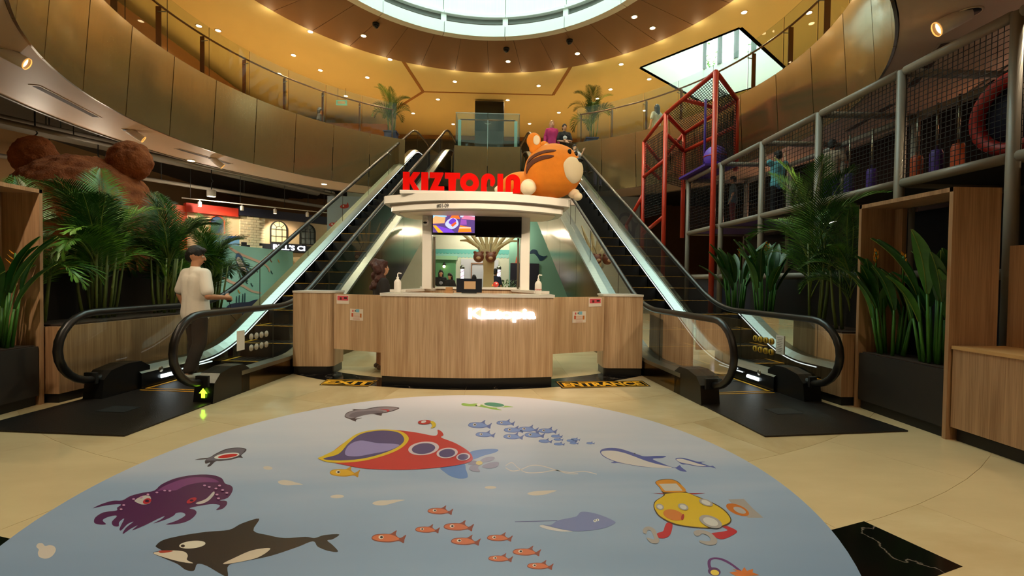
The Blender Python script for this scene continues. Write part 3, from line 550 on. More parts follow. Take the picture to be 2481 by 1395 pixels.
floor_sign('black and yellow floor sign reading ENTRANCE before the entrance gate', 'entrance_floor_sign', ((1344, 924), (1556, 922), (1577, 936), (1361, 941)), 'ENTRANCE', .3, .012)
# ================================================================== ESCALATORS
S0, S1, SL = 1.77, 1.77+6/.57735, .57735
def nose(s):
    if s <= S0-.5: return 0.
    if s < S0+.5: return SL/2*(s-S0+.5)**2
    if s <= S1-.5: return SL*(s-S0)
    if s < S1+.5: return 6-SL/2*(S1+.5-s)**2
    return 6.
SEND = 14.0
RUB = M('rubber_handrail', (20, 17, 16), .36, coat=.1); SK = M('skirt_black', (12, 12, 13), .25); STEPM = M('step_dark', (26, 26, 27), .42, .4); YEL = M('safety_yellow', (216, 160, 30), .5)
LIT = M('skirt_light', (235, 245, 245), .3, emit=1.0); PLATE = M('comb_plate', (52, 47, 44), .33, .6, bump=.3, bscale=120); COVER = M('newel_black', (16, 16, 17), .3)
def frange(a, b, st):
    n = max(1, int(math.ceil((b-a)/st))); return [a+(b-a)*i/n for i in range(n+1)]
def deck(s): return nose(s)+.27
def under(s): return max(0.0, nose(s)-1.3) if s < 12.4 else max(0, nose(12.4)-1.3)
def hand(s): return nose(s)+.97
def escalator(label, sgn):
    t = thing('escalator', label, 'escalator', (sgn*3.42, 5.2, 0), radians(6*sgn))
    q = lambda u, s, z: Vector((u, s, z))
    MB().prism([(-.74, -1.14), (.74, -1.14), (.74, .95), (-.74, .95)], .001, .014, PLATE).build('floor_plate', t)
    p = MB().box((0, -.45, .0155), (.3, .2, .003), BLACKM).build('access_cover', t)
    mb = MB()
    for a, b in (((-.47, .3), (.47, .3)), ((-.47, .38), (.47, .38))): mb.box((0, a[1], .0155), (.94, .018, .003), YEL)
    mb.build('yellow_line', t)['kind'] = 'stuff'
    for u in (-.46, .46): MB().box((u, .82, .0165), (.03, .9, .004), YEL).build('yellow_edge', t)
    MB().box((0, 1.1, .004), (.98, .36, .02), M('comb_steel', (120, 118, 112), .35, .9)).build('comb', t)
    # steps
    sm = MB().box((0, .2, -.115), (.98, .4, .23), STEPM)
    for i in range(9): sm.box((-.44+.11*i, .2, .003), (.05, .38, .006), STEPM)
    sme = sm.mesh('step'); ye = MB().box((0, .012, .006), (.96, .025, .005), YEL).mesh('step_edge'); ye2 = MB().box((.45, .2, .007), (.05, .38, .004), YEL).mesh('step_side_line')
    k = 0
    for k in range(27):
        s = 1.28+k*.4; z = nose(s+.2)-.0 if k < 2 else SL*(s+.25-S0)
        z = max(.0, z); z = min(z, 6.0)
        o = link('step', sme, t); o.location = (0, s, z)
        if k < 12: e = link('edge_marking', ye, o)
        e = link('side_marking', ye2, o); e = link('side_marking', ye2, o); e.location = (-.9, 0, 0)
    for u in (-1, 1):
        side = 'inner' if u*sgn < 0 else 'outer'
        # handrail
        P = [q(u*.62, .08-.0, .235)]
        for i in range(13): a = -pi/2-pi*i/12; P.append(q(u*.62, -.12+.37*cos(a), .60+.37*sin(a)))
        for s in frange(.1, S0-.5, .5)+frange(S0-.5, S0+.5, .12)[1:]+frange(S0+.5, S1-.5, 1.2)[1:]+frange(S1-.5, S1+.5, .12)[1:]+frange(S1+.5, SEND, .4)[1:]: P.append(q(u*.62, s, hand(s)))
        for i in range(1, 13): a = pi/2-pi*i/12; P.append(q(u*.62, SEND+.37*cos(a), 6.60+.37*sin(a)))
        mb = MB(); n = 10; 
        mb.tube(P, .040, RUB, n=10); mb.build('handrail', t)
        # glass panes
        cuts = [-.12, 1.2]+[1.2+1.62*i for i in range(1, 8)]+[SEND]
        for a, b in zip(cuts[:-1], cuts[1:]):
            ss = frange(a+.006, b-.006, .15); mb = MB()
            lo = [q(u*.62, s, max(deck(s), .26)) for s in ss]; hi = [q(u*.62, s, hand(s)-.03) for s in ss]
            mb.strip(lo, hi, GLASS)
            if a == cuts[0]:
                arc = [q(u*.62, -.114+.34*cos(th), .60+.34*sin(th)) for th in [pi/2+pi*i/12 for i in range(13)]]
                for i in range(12): mb.add([q(u*.62, -.114, .6), arc[i], arc[i+1]], [(0, 1, 2)], GLASS)
            if b == cuts[-1]:
                arc = [q(u*.62, SEND+.34*cos(th), 6.60+.34*sin(th)) for th in [pi/2-pi*i/12 for i in range(13)]]
                for i in range(12): mb.add([q(u*.62, SEND, 6.6), arc[i], arc[i+1]], [(0, 1, 2)], GLASS)
            mb.build('glass_pane', t)
            s = b-.003
            if b < SEND: MB().strip([q(u*.62-.006, s, deck(s)), q(u*.62-.006, s, hand(s)-.03)], [q(u*.62+.006, s, deck(s)), q(u*.62+.006, s, hand(s)-.03)], M('glass_joint', (70, 66, 56), .4)).build('glass_joint', t)
        # decks, skirts, light line
        ss = frange(.35, S0+.6, .12)+frange(S0+.6, S1-.6, 1.5)[1:]+frange(S1-.6, S1+.6, .15)[1:]+[SEND+.3]
        w_ = [(s, deck(s)) for s in ss]
        MB().strip([q(u*.50, s, d-.07) for s, d in w_], [q(u*.606, s, d) for s, d in w_], STEEL).build('inner_deck', t)
        MB().strip([q(u*.50, s, max(-.01, nose(s)-.22)) for s, d in w_], [q(u*.50, s, d-.07) for s, d in w_], SK).build('skirt_panel', t)
        MB().tube([q(u*.492, s, d-.10) for s, d in w_ if s > 1.0], .008, LIT, n=5).build('skirt_light', t, 'thin glowing white light line along the skirt')
        MB().strip([q(u*.606, s, d+.001) for s, d in w_], [q(u*.76, s, d-.005) for s, d in w_], STEEL).build('outer_deck', t)
        MB().strip([q(u*.76, s, d-.005) for s, d in w_], [q(u*.76, s, d-.055) for s, d in w_], STEEL).build('deck_edge', t)
        cl = frange(.35, SEND+.3, 1.62)
        for a, b in zip(cl[:-1], cl[1:]):
            sg = frange(a+.004, b-.004, .12 if a < 3 else .4); mb = MB(); m = BRONZE
            mb.strip([q(u*.755, s, under(s)+.0) for s in sg], [q(u*.755, s, deck(s)-.05) for s in sg], m); mb.build('side_panel', t)
        # newel
        mb = MB(); prof = [(-.12, 0), (.50, 0), (.50, .27), (.38, .345), (.2, .35), (.0, .31), (-.09, .22)]
        for uu, ff in ((u*.53, 1), (u*.74, -1)): pass
        vs = [q(u*.53, a, b) for a, b in prof]+[q(u*.755, a, b) for a, b in prof]; n = len(prof)
        fs = [tuple(range(n)), tuple(range(2*n-1, n-1, -1))]+[(i, i+n, (i+1) % n+n, (i+1) % n) for i in range(n)]
        nb = mb.add(vs, fs, COVER).build('newel_cover', t)
        MB().box((u*.645, -.125, .245), (.14, .03, .12), BLACKM).build('handrail_inlet', nb)
        # white comb light
        if side == 'outer':
            MB().tube([q(u*.49, .62, .11), q(u*.49, .84, .11)], .024, M('comb_light', (235, 250, 255), .3, emit=2.4), n=8).build('comb_light', t)
            MB().tube([q(u*.49, .95, .14), q(u*.49, 1.5, .14)], .008, LIT, n=6).build('comb_light_line', t)
            MB().lathe([(.035, 0), (.035, .006)], DSTEEL, 14, X=Matrix.Translation(q(u*.498, .62, .2)) @ Matrix.Rotation(-u*pi/2, 4, 'Y')).build('key_switch', t)
    sg = frange(3.2, SEND+.3, .5)
    for a, b in zip(sg[:-1:3], sg[3::3]): 
        ss = frange(a, b, .3); MB().strip([q(.755, s, under(s)) for s in ss], [q(-.755, s, under(s)) for s in ss], BRONZE).build('underside_panel', t)
    MB().prism([(-.75, 12.2), (.75, 12.2), (.75, 14.2), (-.75, 14.2)], 5.99, 6.012, PLATE).build('floor_plate', t)
    return t
escL = escalator('escalator with the green up arrow, beside the palms and plush bear', -1)
escR = escalator('escalator beside the indoor playground, with people riding near its top', 1)
# green arrow on the left inner newel
GRN = M('green_arrow_light', (170, 240, 40), .4, emit=4)
MB().prism([(-.045, 0), (0, .055), (.045, 0), (.02, 0), (.02, -.05), (-.02, -.05), (-.02, 0)], 0, .004, GRN, X=Matrix.Translation((.65, -.122, .115)) @ Matrix.Rotation(pi/2, 4, 'X')).build('up_arrow', escL, 'green glowing up arrow')
# notices and round safety stickers on the glass
def stickers(esc, u, col, s0, paper_s, face):
    for r in range(2):
        for k in range(4):
            X = Matrix.Translation((u, s0+k*.105, .62-r*.14)) @ Matrix.Rotation(pi/2, 4, 'Y')
            o = MB().lathe([(.042, -.002), (.042, .002)], col, 18, X=X).build('safety_sticker', esc)
            if face: MB().box((0, 0, 0), (.012, .006, .05), BLACKM, X=Matrix.Translation((u-.004*face, s0+k*.105, .62-r*.14))).build('pictogram', o)
    o = MB().box((u, paper_s, .60), (.004, .14, .24), M('paper_white', (232, 228, 220), .6)).build('notice', esc)
    mb = MB()
    for i in range(9): mb.box((u-.003*(1 if u > 0 else 1), paper_s, .69-.022*i), (.001, .10-(i % 3)*.02, .005), M('print_grey', (120, 118, 116), .6))
    mb.build('notice_text', o)['kind'] = 'stuff'
stickers(escR, .612, M('sticker_yellow', (218, 176, 50), .5), .56, .40, 1)
stickers(escL, .628, M('sticker_grey', (186, 180, 164), .5), .72, .52, 0)
# ================================================================== TICKET BOOTH
RC = 5.2   # radius of the counter front about (0, 11.02)
def arcp(x, r=RC, yc=11.02): return yc-sqrt(r*r-x*x)
ZT = 1.19
ct = thing('ticket_counter', 'curved oak ticket counter with glowing white lettering and white top', 'counter', (0, 6.0, 0))
def loc(P): return [(x, y-6.0) for x, y in P]
xs = [-1.12+2.24*i/16 for i in range(17)]
front = [(x, arcp(x)) for x in xs]; back = [(x, arcp(x)+.42) for x in reversed(xs)]
MB().prism(loc(front+back), .115, ZT-.035, OAK).build('front_panel', ct)
MB().prism(loc([(x*.99, arcp(x)+.02) for x in xs]+[(x*.99, arcp(x)+.38) for x in reversed(xs)]), 0, .115, M('plinth_black', (24, 24, 26), .35)).build('plinth', ct)
MB().prism(loc([(x*1.012, arcp(x)-.015) for x in xs]+[(x*1.012, arcp(x)+.45) for x in reversed(xs)]), ZT-.035, ZT, WHITE).build('countertop', ct)
for sx in (-1, 1):
    MB().prism(loc([(sx*1.11, 6.42), (sx*.80, 7.35), (sx*.62, 7.35), (sx*.93, 6.42)]), .0, ZT, OAK).build('side_panel', ct)
    MB().prism(loc([(sx*1.12, 6.42), (sx*.82, 7.36), (sx*.60, 7.36), (sx*.90, 6.42)]), ZT, ZT+.035, WHITE).build('side_top', ct)
MB().box((0, 7.35-6+.1, .61), (1.62, .2, 1.22), OAK).build('rear_panel', ct)
MB().box((0, 7.35-6+.1, 1.235), (1.7, .26, .035), WHITE).build('rear_top', ct)
# glowing letters
LETG = M('letter_glow', (255, 250, 255), .4, emit=2.4)
tm = text_mb('Kiztopia', .21, .03, LETG, Matrix.Identity(4), offset=.008)
x0 = min(v.x for v in tm.v); x1 = max(v.x for v in tm.v)
V = []
for v in tm.v:
    x = .015+(v.x-x0)/(x1-x0)*.87; V.append(Vector((x, arcp(x)-6.0-.018-v.z, .885+v.y*.88)))
tm.v = V; tm.build('glowing_lettering', ct, 'glowing white letters')['kind'] = 'stuff'
def wing(label, sx):
    t = thing('wing_cabinet', label, 'cabinet', (sx*2.25, 6.75, 0))
    P = [(-.31, -.22), (.31, -.22), (.31, .22), (-.31, .22)]
    r = .09; c = (-.31 if sx > 0 else .31)
    def rounded(k, e=0):
        out = []
        ix = -sx
        for i in range(7): a = radians(i*15); out.append((ix*(.31+e-r+r*sin(a)), -.22-e+r-r*cos(a)))
        out += [(ix*(.31+e), .22+e), (-ix*(.205+e*.4), .22+e), (-ix*(.25+e*.4), -.22-e)]
        return out
    X = Matrix.Identity(4)
    MB().prism(rounded(0), .115, ZT-.03, OAK, X=X).build('body', t); MB().prism(rounded(0, -.015), 0, .115, MT['plinth_black'], X=X).build('plinth', t); MB().prism(rounded(0, .01), ZT-.03, ZT-.002, WHITE, X=X).build('top', t)
    return t
wing('oak wing cabinet with rounded corner at the exit side of the booth', -1); wing('oak wing cabinet with rounded corner at the entrance side of the booth', 1)
PAP = M('paper_cream', (228, 216, 202), .6); PINK = M('print_pink', (214, 84, 96), .5)
def gate(label, sx, side):
    a = Vector((sx*1.13, 6.21)); b = Vector((sx*1.93, 6.56)); d = b-a; ang = atan2(d.y, d.x); c = (a+b)/2
    t = thing('booth_gate', label, 'gate', (c.x, c.y, 0), ang if sx > 0 else ang-pi)
    MB().box((0, 0, .76), (d.length-.01, .035, .78), OAK).build('gate_panel', t)
    MB().box((sx*(d.length/2-.05), .035, .95), (.05, .03, .2), DSTEEL).build('hinge', t)
    return t, ang if sx > 0 else ang-pi, c, d.length
for sx, side, lab in ((-1, 'exit', 'oak swing gate above the EXIT floor sign'), (1, 'entrance', 'oak swing gate above the ENTRANCE floor sign')):
    g, ang, c, L = gate(lab, sx, side)
    X = Matrix.Translation((c.x, c.y, 0)) @ Matrix.Rotation(ang, 4, 'Z')
    def poster(name, label, u, z, w_, h_, pink):
        n = X @ Vector((u, -.021, z)); t = thing(name, label, 'notice', n, ang)
        MB().box((0, 0, 0), (w_, .004, h_), PAP).build('sheet', t)
        if pink: MB().box((0, -.003, .018), (w_*.86, .002, h_*.52), PINK).build('pink_field', t); o = MB(); o.box((.05, -.0045, .02), (.055, .001, .022), BLACKM); o.box((-.035, -.0045, .012), (.035, .001, .035), PC((90, 50, 40))); o.build('printing', t)['kind'] = 'stuff'
        else:
            o = MB()
            for i in range(6): o.box((0, -.003, .01-.016*i), (w_*.52, .001, .004), PC((190, 110, 90)))
            o.box((.02, -.003, .055), (.06, .001, .045), PC((130, 190, 214))); o.box((-.07, -.003, -.005), (.028, .001, .05), PC((208, 90, 50))); o.box((.075, -.003, -.01), (.028, .001, .055), PC((200, 120, 50))); o.box((-.06, -.003, .05), (.02, .001, .03), PC((206, 80, 80))); o.box((-.02, -.003, .052), (.014, .001, .026), PC((60, 60, 60)))
            o.build('printing', t)['kind'] = 'stuff'
    poster('pink_notice', 'small pink and white notice in the top corner of the %s gate' % side, sx*.27, 1.075, .22, .125, True)
    poster('rules_notice', 'white rules notice with coloured drawings on the %s gate' % side, sx*(-.0 if sx > 0 else .03), .87, .225, .16, False)
# canopy on posts
cp = thing('booth_canopy', 'white two-tier booth canopy with rounded ends on square posts', 'canopy', (.08, 6.75, ZT))
def canopy_poly(hw, y0, bulge, depth, off=0):
    P = []
    for i in range(21):
        x = -hw+2*hw*i/20; P.append((x, y0-bulge*(1-(x/hw)**2)))
    P += [(hw+.03, y0+.06), (hw+.02, y0+depth*.6), (hw-.1, y0+depth)]; P += [(-hw+.1, y0+depth), (-hw-.02, y0+depth*.6), (-hw-.03, y0+.06)]
    return P
def cz(z): return z-ZT
MB().prism(canopy_poly(1.32, -.15, .42, .9), cz(2.45), cz(2.555), WHITE).build('upper_tier', cp)
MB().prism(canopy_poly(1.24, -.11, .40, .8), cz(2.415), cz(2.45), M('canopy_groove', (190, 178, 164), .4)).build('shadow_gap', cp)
MB().prism(canopy_poly(1.22, -.12, .40, .82), cz(2.345), cz(2.415), WHITE).build('lower_tier', cp)
MB().prism(canopy_poly(1.12, -.05, .36, .74), cz(2.33), cz(2.345), M('canopy_under', (214, 200, 182), .5)).build('soffit_board', cp)
for x in (-.77, .72):
    MB().box((x, .27, cz((ZT+.0365+2.33)/2)), (.145, .145, 2.33-ZT-.0365), WHITE, bev=.01).build('post', cp); MB().box((x+.10*(1 if x < 0 else -1), .3, cz(1.63)), (.03, .06, .78), DSTEEL).build('cable_cover', cp)
    
MB().prism([(-1.06, -.40), (.50, -.40), (.50, -.22), (-1.06, -.22)], cz(2.555), cz(2.60), WHITE).build('letter_plinth', cp)
tm = text_mb('#01-09', .075, .004, BLACKM, Matrix.Identity(4), offset=.001)
for v in tm.v: v.x, v.y, v.z = v.x*.78-.46, -.12-.40*(1-((v.x*.78-.46)/1.22)**2)-.003-v.z, cz(2.358)+v.y
tm.build('unit_number', cp, 'black unit number')['kind'] = 'stuff'
# red letters on the canopy
REDL = M('letter_red', (206, 6, 0), .85, emit=.3, spec=.15)  # slight glow added to the material so the letters read bright red
lt = thing('sign_letters', 'row of bold red letters standing on the white canopy', 'sign', (-.95, 6.44, 2.602))
H = .262
def arcpts(cx, cy, r, a0, a1, n=14): return [(cx+r*cos(radians(a0+(a1-a0)*i/n)), cy+r*sin(radians(a0+(a1-a0)*i/n))) for i in range(n+1)]
U = H
letters = [
 ([(0, 0), (.085, 0), (.085, .125), (.155, 0), (.235, 0), (.145, .145), (.23, U), (.145, U), (.085, .165), (.085, U), (0, U)], ()),
 ([(.255, 0), (.345, 0), (.345, U), (.255, U)], ()),
 ([(.365, 0), (.57, 0), (.57, .07), (.475, .07), (.56, U), (.37, U), (.37, U-.07), (.45, U-.07)], ()),
 ([(.635, 0), (.725, 0), (.735, U-.075), (.79, U-.075), (.79, U), (.58, U), (.58, U-.075), (.63, U-.075)], ()),
 (arcpts(.925, U/2+.001, .131, 0, 360, 32)[:-1], (arcpts(.925, U/2-.002, .052, 0, 360, 20)[:-1],)),
 ([(1.085, 0), (1.165, 0), (1.165, .115)]+arcpts(1.195, .175, .02, 180, 0, 6)[::1]+[(1.215, .10), (1.25, .09)]+arcpts(1.185, .165, .098, -45, 180, 14), ()),
 ([(1.315, 0), (1.395, 0), (1.395, U), (1.315, U)], ()),
 ([(1.43, 0), (1.505, 0), (1.505, .17)]+arcpts(1.525, .17, .02, 180, 0, 6)+[(1.545, .06), (1.53, .06), (1.53, 0), (1.635, 0)]+arcpts(1.532, .155, .103, 0, 180, 14), ())]
for P, h in letters: MB().prism(P, -.03, .03, REDL, X=Matrix.Rotation(pi/2, 4, 'X'), holes=h).build('letter', lt)
# screens under the canopy
def tv(label, x, y, z, w_, h_, on):
    t = thing('wall_screen', label, 'screen', (x, y, z-.03)); MB().box((0, 0, 0), (w_, .05, h_), BLACK, bev=.01).build('bezel', t)
    MB().box((0, .05, .1), (.2, .06, .3), BLACKM).build('bracket', t)
    o = MB().box((0, -.027, .008), (w_-.03, .004, h_-.05), M('screen_on', (120, 92, 170), .2, emit=.5) if on else M('screen_off', (10, 16, 15), .12)).build('display', t)
    if on:
        rnd = random.Random(3); k = 0
        def sh(c, P, yy): MB().flat(P, 0, M('scr_%02x%02x%02x' % c, c, .3, emit=1.1), X=Matrix.Translation((0, yy, .008)) @ Matrix.Rotation(pi/2, 4, 'X')).build('picture', o)['kind'] = 'stuff'
        a, b = (w_-.03)/2, (h_-.05)/2
        L = [((150, 196, 220), [(-a, .2*b), (-.35*a, .35*b), (-.35*a, b), (-a, b)]), ((190, 206, 226), [(.3*a, .35*b), (a, .25*b), (a, b), (.3*a, b)]), ((60, 40, 90), [(-.35*a, .6*b), (.3*a, .6*b), (.3*a, b), (-.35*a, b)]), ((226, 168, 110), [(-a, -.25*b), (-.45*a, -.2*b), (-.4*a, .3*b), (-.9*a, .4*b), (-a, .2*b)]), ((230, 110, 40), [(-.2*a, .25*b), (.1*a, .9*b), (.3*a, .2*b)]), ((206, 120, 150), [(.35*a, .2*b), (a, .1*b), (a, .4*b), (.5*a, .5*b)]), ((245, 130, 36), [(.2*a, -.95*b), (.85*a, -.9*b), (.8*a, -.5*b), (.3*a, -.35*b)]), ((250, 200, 170), [(.25*a, -.62*b), (.82*a, -.6*b), (.81*a, -.5*b), (.27*a, -.5*b)]), ((240, 170, 40), [(-a, -.4*b), (-.85*a, -.4*b), (-.5*a, -b), (-.75*a, -b)]), ((120, 70, 210), [(-.85*a, -.4*b), (-.6*a, -.5*b), (-.1*a, -.75*b), (.05*a, -b), (-.5*a, -b)]), ((190, 200, 240), smooth_loop([(-.42*a, -.3*b), (-.2*a, .2*b), (.1*a, .2*b), (.22*a, -.3*b), (-.1*a, -.7*b)], 4)), ((110, 60, 190), smooth_loop([(-.25*a, -.1*b), (-.05*a, .25*b), (.12*a, .0*b), (-.1*a, -.3*b)], 4)), ((235, 92, 40), [(-.15*a, -.35*b), (.08*a, -.05*b), (.14*a, -.2*b), (-.05*a, -.5*b)]), ((150, 80, 170), [(.3*a, -.3*b), (.62*a, -.3*b), (.6*a, .1*b), (.34*a, .15*b)]), ((210, 50, 40), [(-.42*a, .45*b), (-.2*a, .45*b), (-.22*a, .75*b), (-.4*a, .7*b)])]
        for i, (c, P) in enumerate(L): sh(c, P, -.0295-.0002*i)
    else: MB().box((.0, -.028, -h_/2+.02), (.03, .004, .01), DSTEEL).build('badge', t)
    return t
tv('lit screen showing a bright play area, hung under the white canopy', -.28, 6.9, 2.27, .655, .40, True)
tv('switched-off black screen hung under the white canopy', .39, 6.92, 2.25, .70, .40, False)
t = thing('security_camera', 'small white security camera on the canopy post', 'camera', (-.70, 6.86, 2.20)); MB().ell((0, 0, .02), (.05, .05, .05), WHITE).build('body', t); MB().ell((0, -.045, .01), (.03, .012, .016), BLACK).build('lens', t); MB().box((0, .04, .07), (.05, .05, .09), WHITE).build('bracket', t)
# things on the counter
t = thing('till_display', 'black till monitor with a tan paper taped to its back', 'monitor', (0, 6.2, ZT+.0015)); MB().box((0, 0, .105), (.345, .05, .19), M('till_black', (20, 24, 34), .35), bev=.012).build('screen_back', t); MB().box((.01, -.027, .11), (.155, .004, .105), M('tan_paper', (186, 152, 116), .5)).build('paper', t); MB().box((0, .03, .01), (.2, .15, .02), BLACKM).build('foot', t)
def bottle(label, x, y, lab):
    t = thing('sanitiser_bottle', label, 'bottle', (x, y, ZT+.0015))
    MB().lathe([(.042, 0), (.047, .012), (.047, .135), (.044, .15), (.03, .17), (.017, .182), (.017, .19)], M('bottle_white', (238, 232, 224), .35), 20).build('body', t)
    pm = MB().lathe([(.018, .19), (.018, .208), (.007, .212), (.007, .25)], WHITE, 12).build('pump_collar', t)
    MB().tube([(0, 0, .25), (.012, 0, .262), (.05, -.005, .256)], .008, WHITE).build('pump_nozzle', t)
    if lab: 
        o = text_mb('Kiztopia', .027, .001, PC((200, 60, 70)), Matrix.Translation((0, -.0485, .055)) @ Matrix.Rotation(pi/2, 4, 'X'), offset=.0006).build('label_text', t); o['kind'] = 'stuff'
bottle('white pump sanitiser bottle at the exit end of the counter', -.965, 6.2, False); bottle('white pump sanitiser bottle with red lettering at the entrance end of the counter', .94, 6.2, True)
t = thing('card_tray', 'small tan card tray behind the till', 'tray', (-.28, 6.27, ZT+.0015)); MB().box((0, 0, .012), (.12, .08, .024), M('tray_tan', (176, 130, 84), .5)).build('base', t); MB().box((0, .03, .05), (.1, .01, .06), MT['tray_tan']).build('back', t)
# ================================================================== orange plush tiger on the canopy (plain generic toy)
TG = M('plush_orange', (226, 130, 22), .85, var=.08, vscale=6, bump=.25, bscale=90); TD = M('plush_brown', (92, 46, 18), .85, bump=.2, bscale=90); TC = M('plush_cream', (232, 214, 180), .85, bump=.2, bscale=90)
tg = thing('plush_tiger', 'giant orange plush tiger lying on the canopy beside the red letters', 'plush toy', (1.09, 6.62, 2.557))
b = MB(); b.ell((.08, -.02, .40), (.425, .40, .39)); b.ell((-.34, .30, .24), (.34, .25, .22)); b.ell((-.10, .12, .24), (.3, .3, .22))
link('body', remesh(b, .02, 6, mat=TG), tg)
for sx, x, y in ((0, -.215, -.12), (1, -.03, .26)):
    e_ = link('ear', remesh(MB().ell((x, y, .80), (.105, .05, .12)).ell((x+.02, y, .70), (.09, .05, .1)), .015, 3, mat=TG), tg)
    MB().ell((x+.035, y-.045, .80), (.05, .014, .068), TC).build('inner_ear', e_)
HC, HR = Vector((.08, -.02, .40)), Vector((.425, .40, .39))
def onhead(th, ph, k=1.0): return Vector((HC.x+HR.x*k*cos(ph)*sin(th), HC.y-HR.y*k*cos(ph)*cos(th), HC.z+HR.z*k*sin(ph)))
def patch(name, m, pts, k, parent):
    P = smooth_loop(pts, 5); n = len(P); c = (sum(p[0] for p in P)/n, sum(p[1] for p in P)/n); mb = MB(); R_ = 6; vs = [onhead(c[0], c[1], k)]
    for i in range(1, R_+1):
        for p in P: vs.append(onhead(c[0]+(p[0]-c[0])*i/R_, c[1]+(p[1]-c[1])*i/R_, k if i < R_ else .985))
    fs = [(0, 1+j, 1+(j+1) % n) for j in range(n)]+[(1+i*n+j, 1+(i+1)*n+j, 1+(i+1)*n+(j+1) % n, 1+i*n+(j+1) % n) for i in range(R_-1) for j in range(n)]
    return mb.add(vs, fs, m, True).build(name, parent)
patch('muzzle', TC, [(.25, .10), (.5, .34), (.9, .34), (1.3, .10), (1.25, -.35), (.85, -.6), (.42, -.45), (.25, -.15)], 1.03, tg)
for pts in ([(-1.25, .30), (-.9, .50), (-.35, .62), (-.02, .60), (-.1, .50), (-.5, .45), (-.95, .28), (-1.25, .12)], [(-1.3, .05), (-.9, .28), (-.4, .38), (-.1, .34), (-.2, .24), (-.6, .16), (-1.0, -.02), (-1.25, -.2)]): patch('stripe', TD, pts, 1.015, tg)
for th in (.55, .95): MB().ell(onhead(th, .56, 1.0), (.028, .02, .04), BLACK).build('eye', tg)
MB().ell(onhead(.92, .27, 1.04), (.055, .035, .032), BLACK).build('nose', tg)
link('paw', remesh(MB().ell((-.30, -.27, .105), (.11, .11, .105)).ell((-.28, -.12, .15), (.12, .15, .11)), .018, 4, mat=TC), tg); link('paw', remesh(MB().ell((.42, -.15, .02), (.07, .08, .06)).ell((.38, -.05, .08), (.09, .1, .07)), .018, 4, mat=TC), tg)
MB().tube([(-.62, .34, .25), (-.72, .3, .18), (-.70, .2, .08), (-.60, .12, .05)], [.06, .055, .05, .045], TC).build('tail', tg)
# ================================================================== PLANTERS AND TIMBER PORTALS
PLK = M('planter_charcoal', (46, 41, 38), .55, var=.06); SOIL = M('soil', (50, 32, 20), .95, bump=.6, bscale=40); KICK = M('kick_black', (16, 14, 13), .5)
def portal_frame(side, sx):
    t = thing('timber_portal', 'tall oak portal framing the plant box on the %s side' % side, 'frame', (sx*4.66, 4.48, 0))
    for y in (-.52, .50): MB().box((0, y, 1.135), (.45, .035, 2.27), OAK2).build('upright', t)
    MB().box((0, -.01, 2.25), (.45, 1.05, .04), OAK2).build('lintel', t)
    for y in (-.45, .43): MB().box((sx*.18, y, 1.44), (.05, .1, 1.57), OAK2).build('inner_rib', t)
    p = thing('plant_box', 'charcoal plant box inside the timber portal on the %s side' % side, 'planter', (sx*4.66, 4.47, 0))
    MB().box((0, 0, .36), (.43, .96, .52), PLK).build('box', p); MB().box((0, 0, .05), (.38, .94, .1), KICK).build('plinth', p); MB().box((0, 0, .6265), (.39, .92, .012), SOIL).build('soil', p)
    q = thing('long_planter', 'long oak-clad planter beside the escalator on the %s side' % side, 'planter', (sx*4.55, 6.4, 0))
    P = [(sx*4.30, 5.02), (sx*3.98, 7.95), (sx*4.62, 8.02), (sx*4.92, 5.02)]; P = [(x-sx*4.55, y-6.4) for x, y in P]
    MB().prism(P, .1, .82, OAK2).build('clad_box', q); MB().prism([(x*.93, y*.99) for x, y in P], 0, .1, KICK).build('plinth', q); MB().prism([(x*.9, y*.97) for x, y in P], .82, .84, SOIL).build('soil', q)
portal_frame('playground', 1); portal_frame('plush bear', -1)
t = thing('low_counter', 'low oak counter wall with a pale ledge adjoining the playground-side portal', 'counter', (4.7, 2.9, 0))
MB().box((0, 0, .47), (.48, 2.05, .7), OAK2).build('front_board', t); MB().box((.02, 0, .05), (.42, 2.03, .1), KICK).build('plinth', t); MB().box((0, 0, .835), (.5, 2.06, .03), M('ledge_oak', (206, 160, 104), .4)).build('ledge', t)
MB().box((.3, .92, 1.3), (.1, .2, .9), OAK2).build('upright_board', t); MB().box((.2, -.1, 1.5), (.02, 1.6, 1.2), glass_mat('dark_glass', (60, 50, 48), 1)).build('glass_screen', t)
t = thing('low_counter', 'charcoal plinth wall adjoining the plush-bear-side portal', 'wall', (-4.75, 3.2, 0)); MB().box((0, 0, .36), (.4, 1.3, .52), PLK).build('front_board', t); MB().box((0, 0, .05), (.36, 1.28, .1), KICK).build('plinth', t)
for sx, nm in ((-1, 'wall_screen_left'), (1, 'wall_screen_right')):
    struct(MB().box((sx*5.0, 6.6, .72), (.05, 3.0, 1.44), M('screen_charcoal', (30, 26, 24), .7)).build(nm), 'dark screen wall behind the %s long planter' % ('left' if sx < 0 else 'right'))
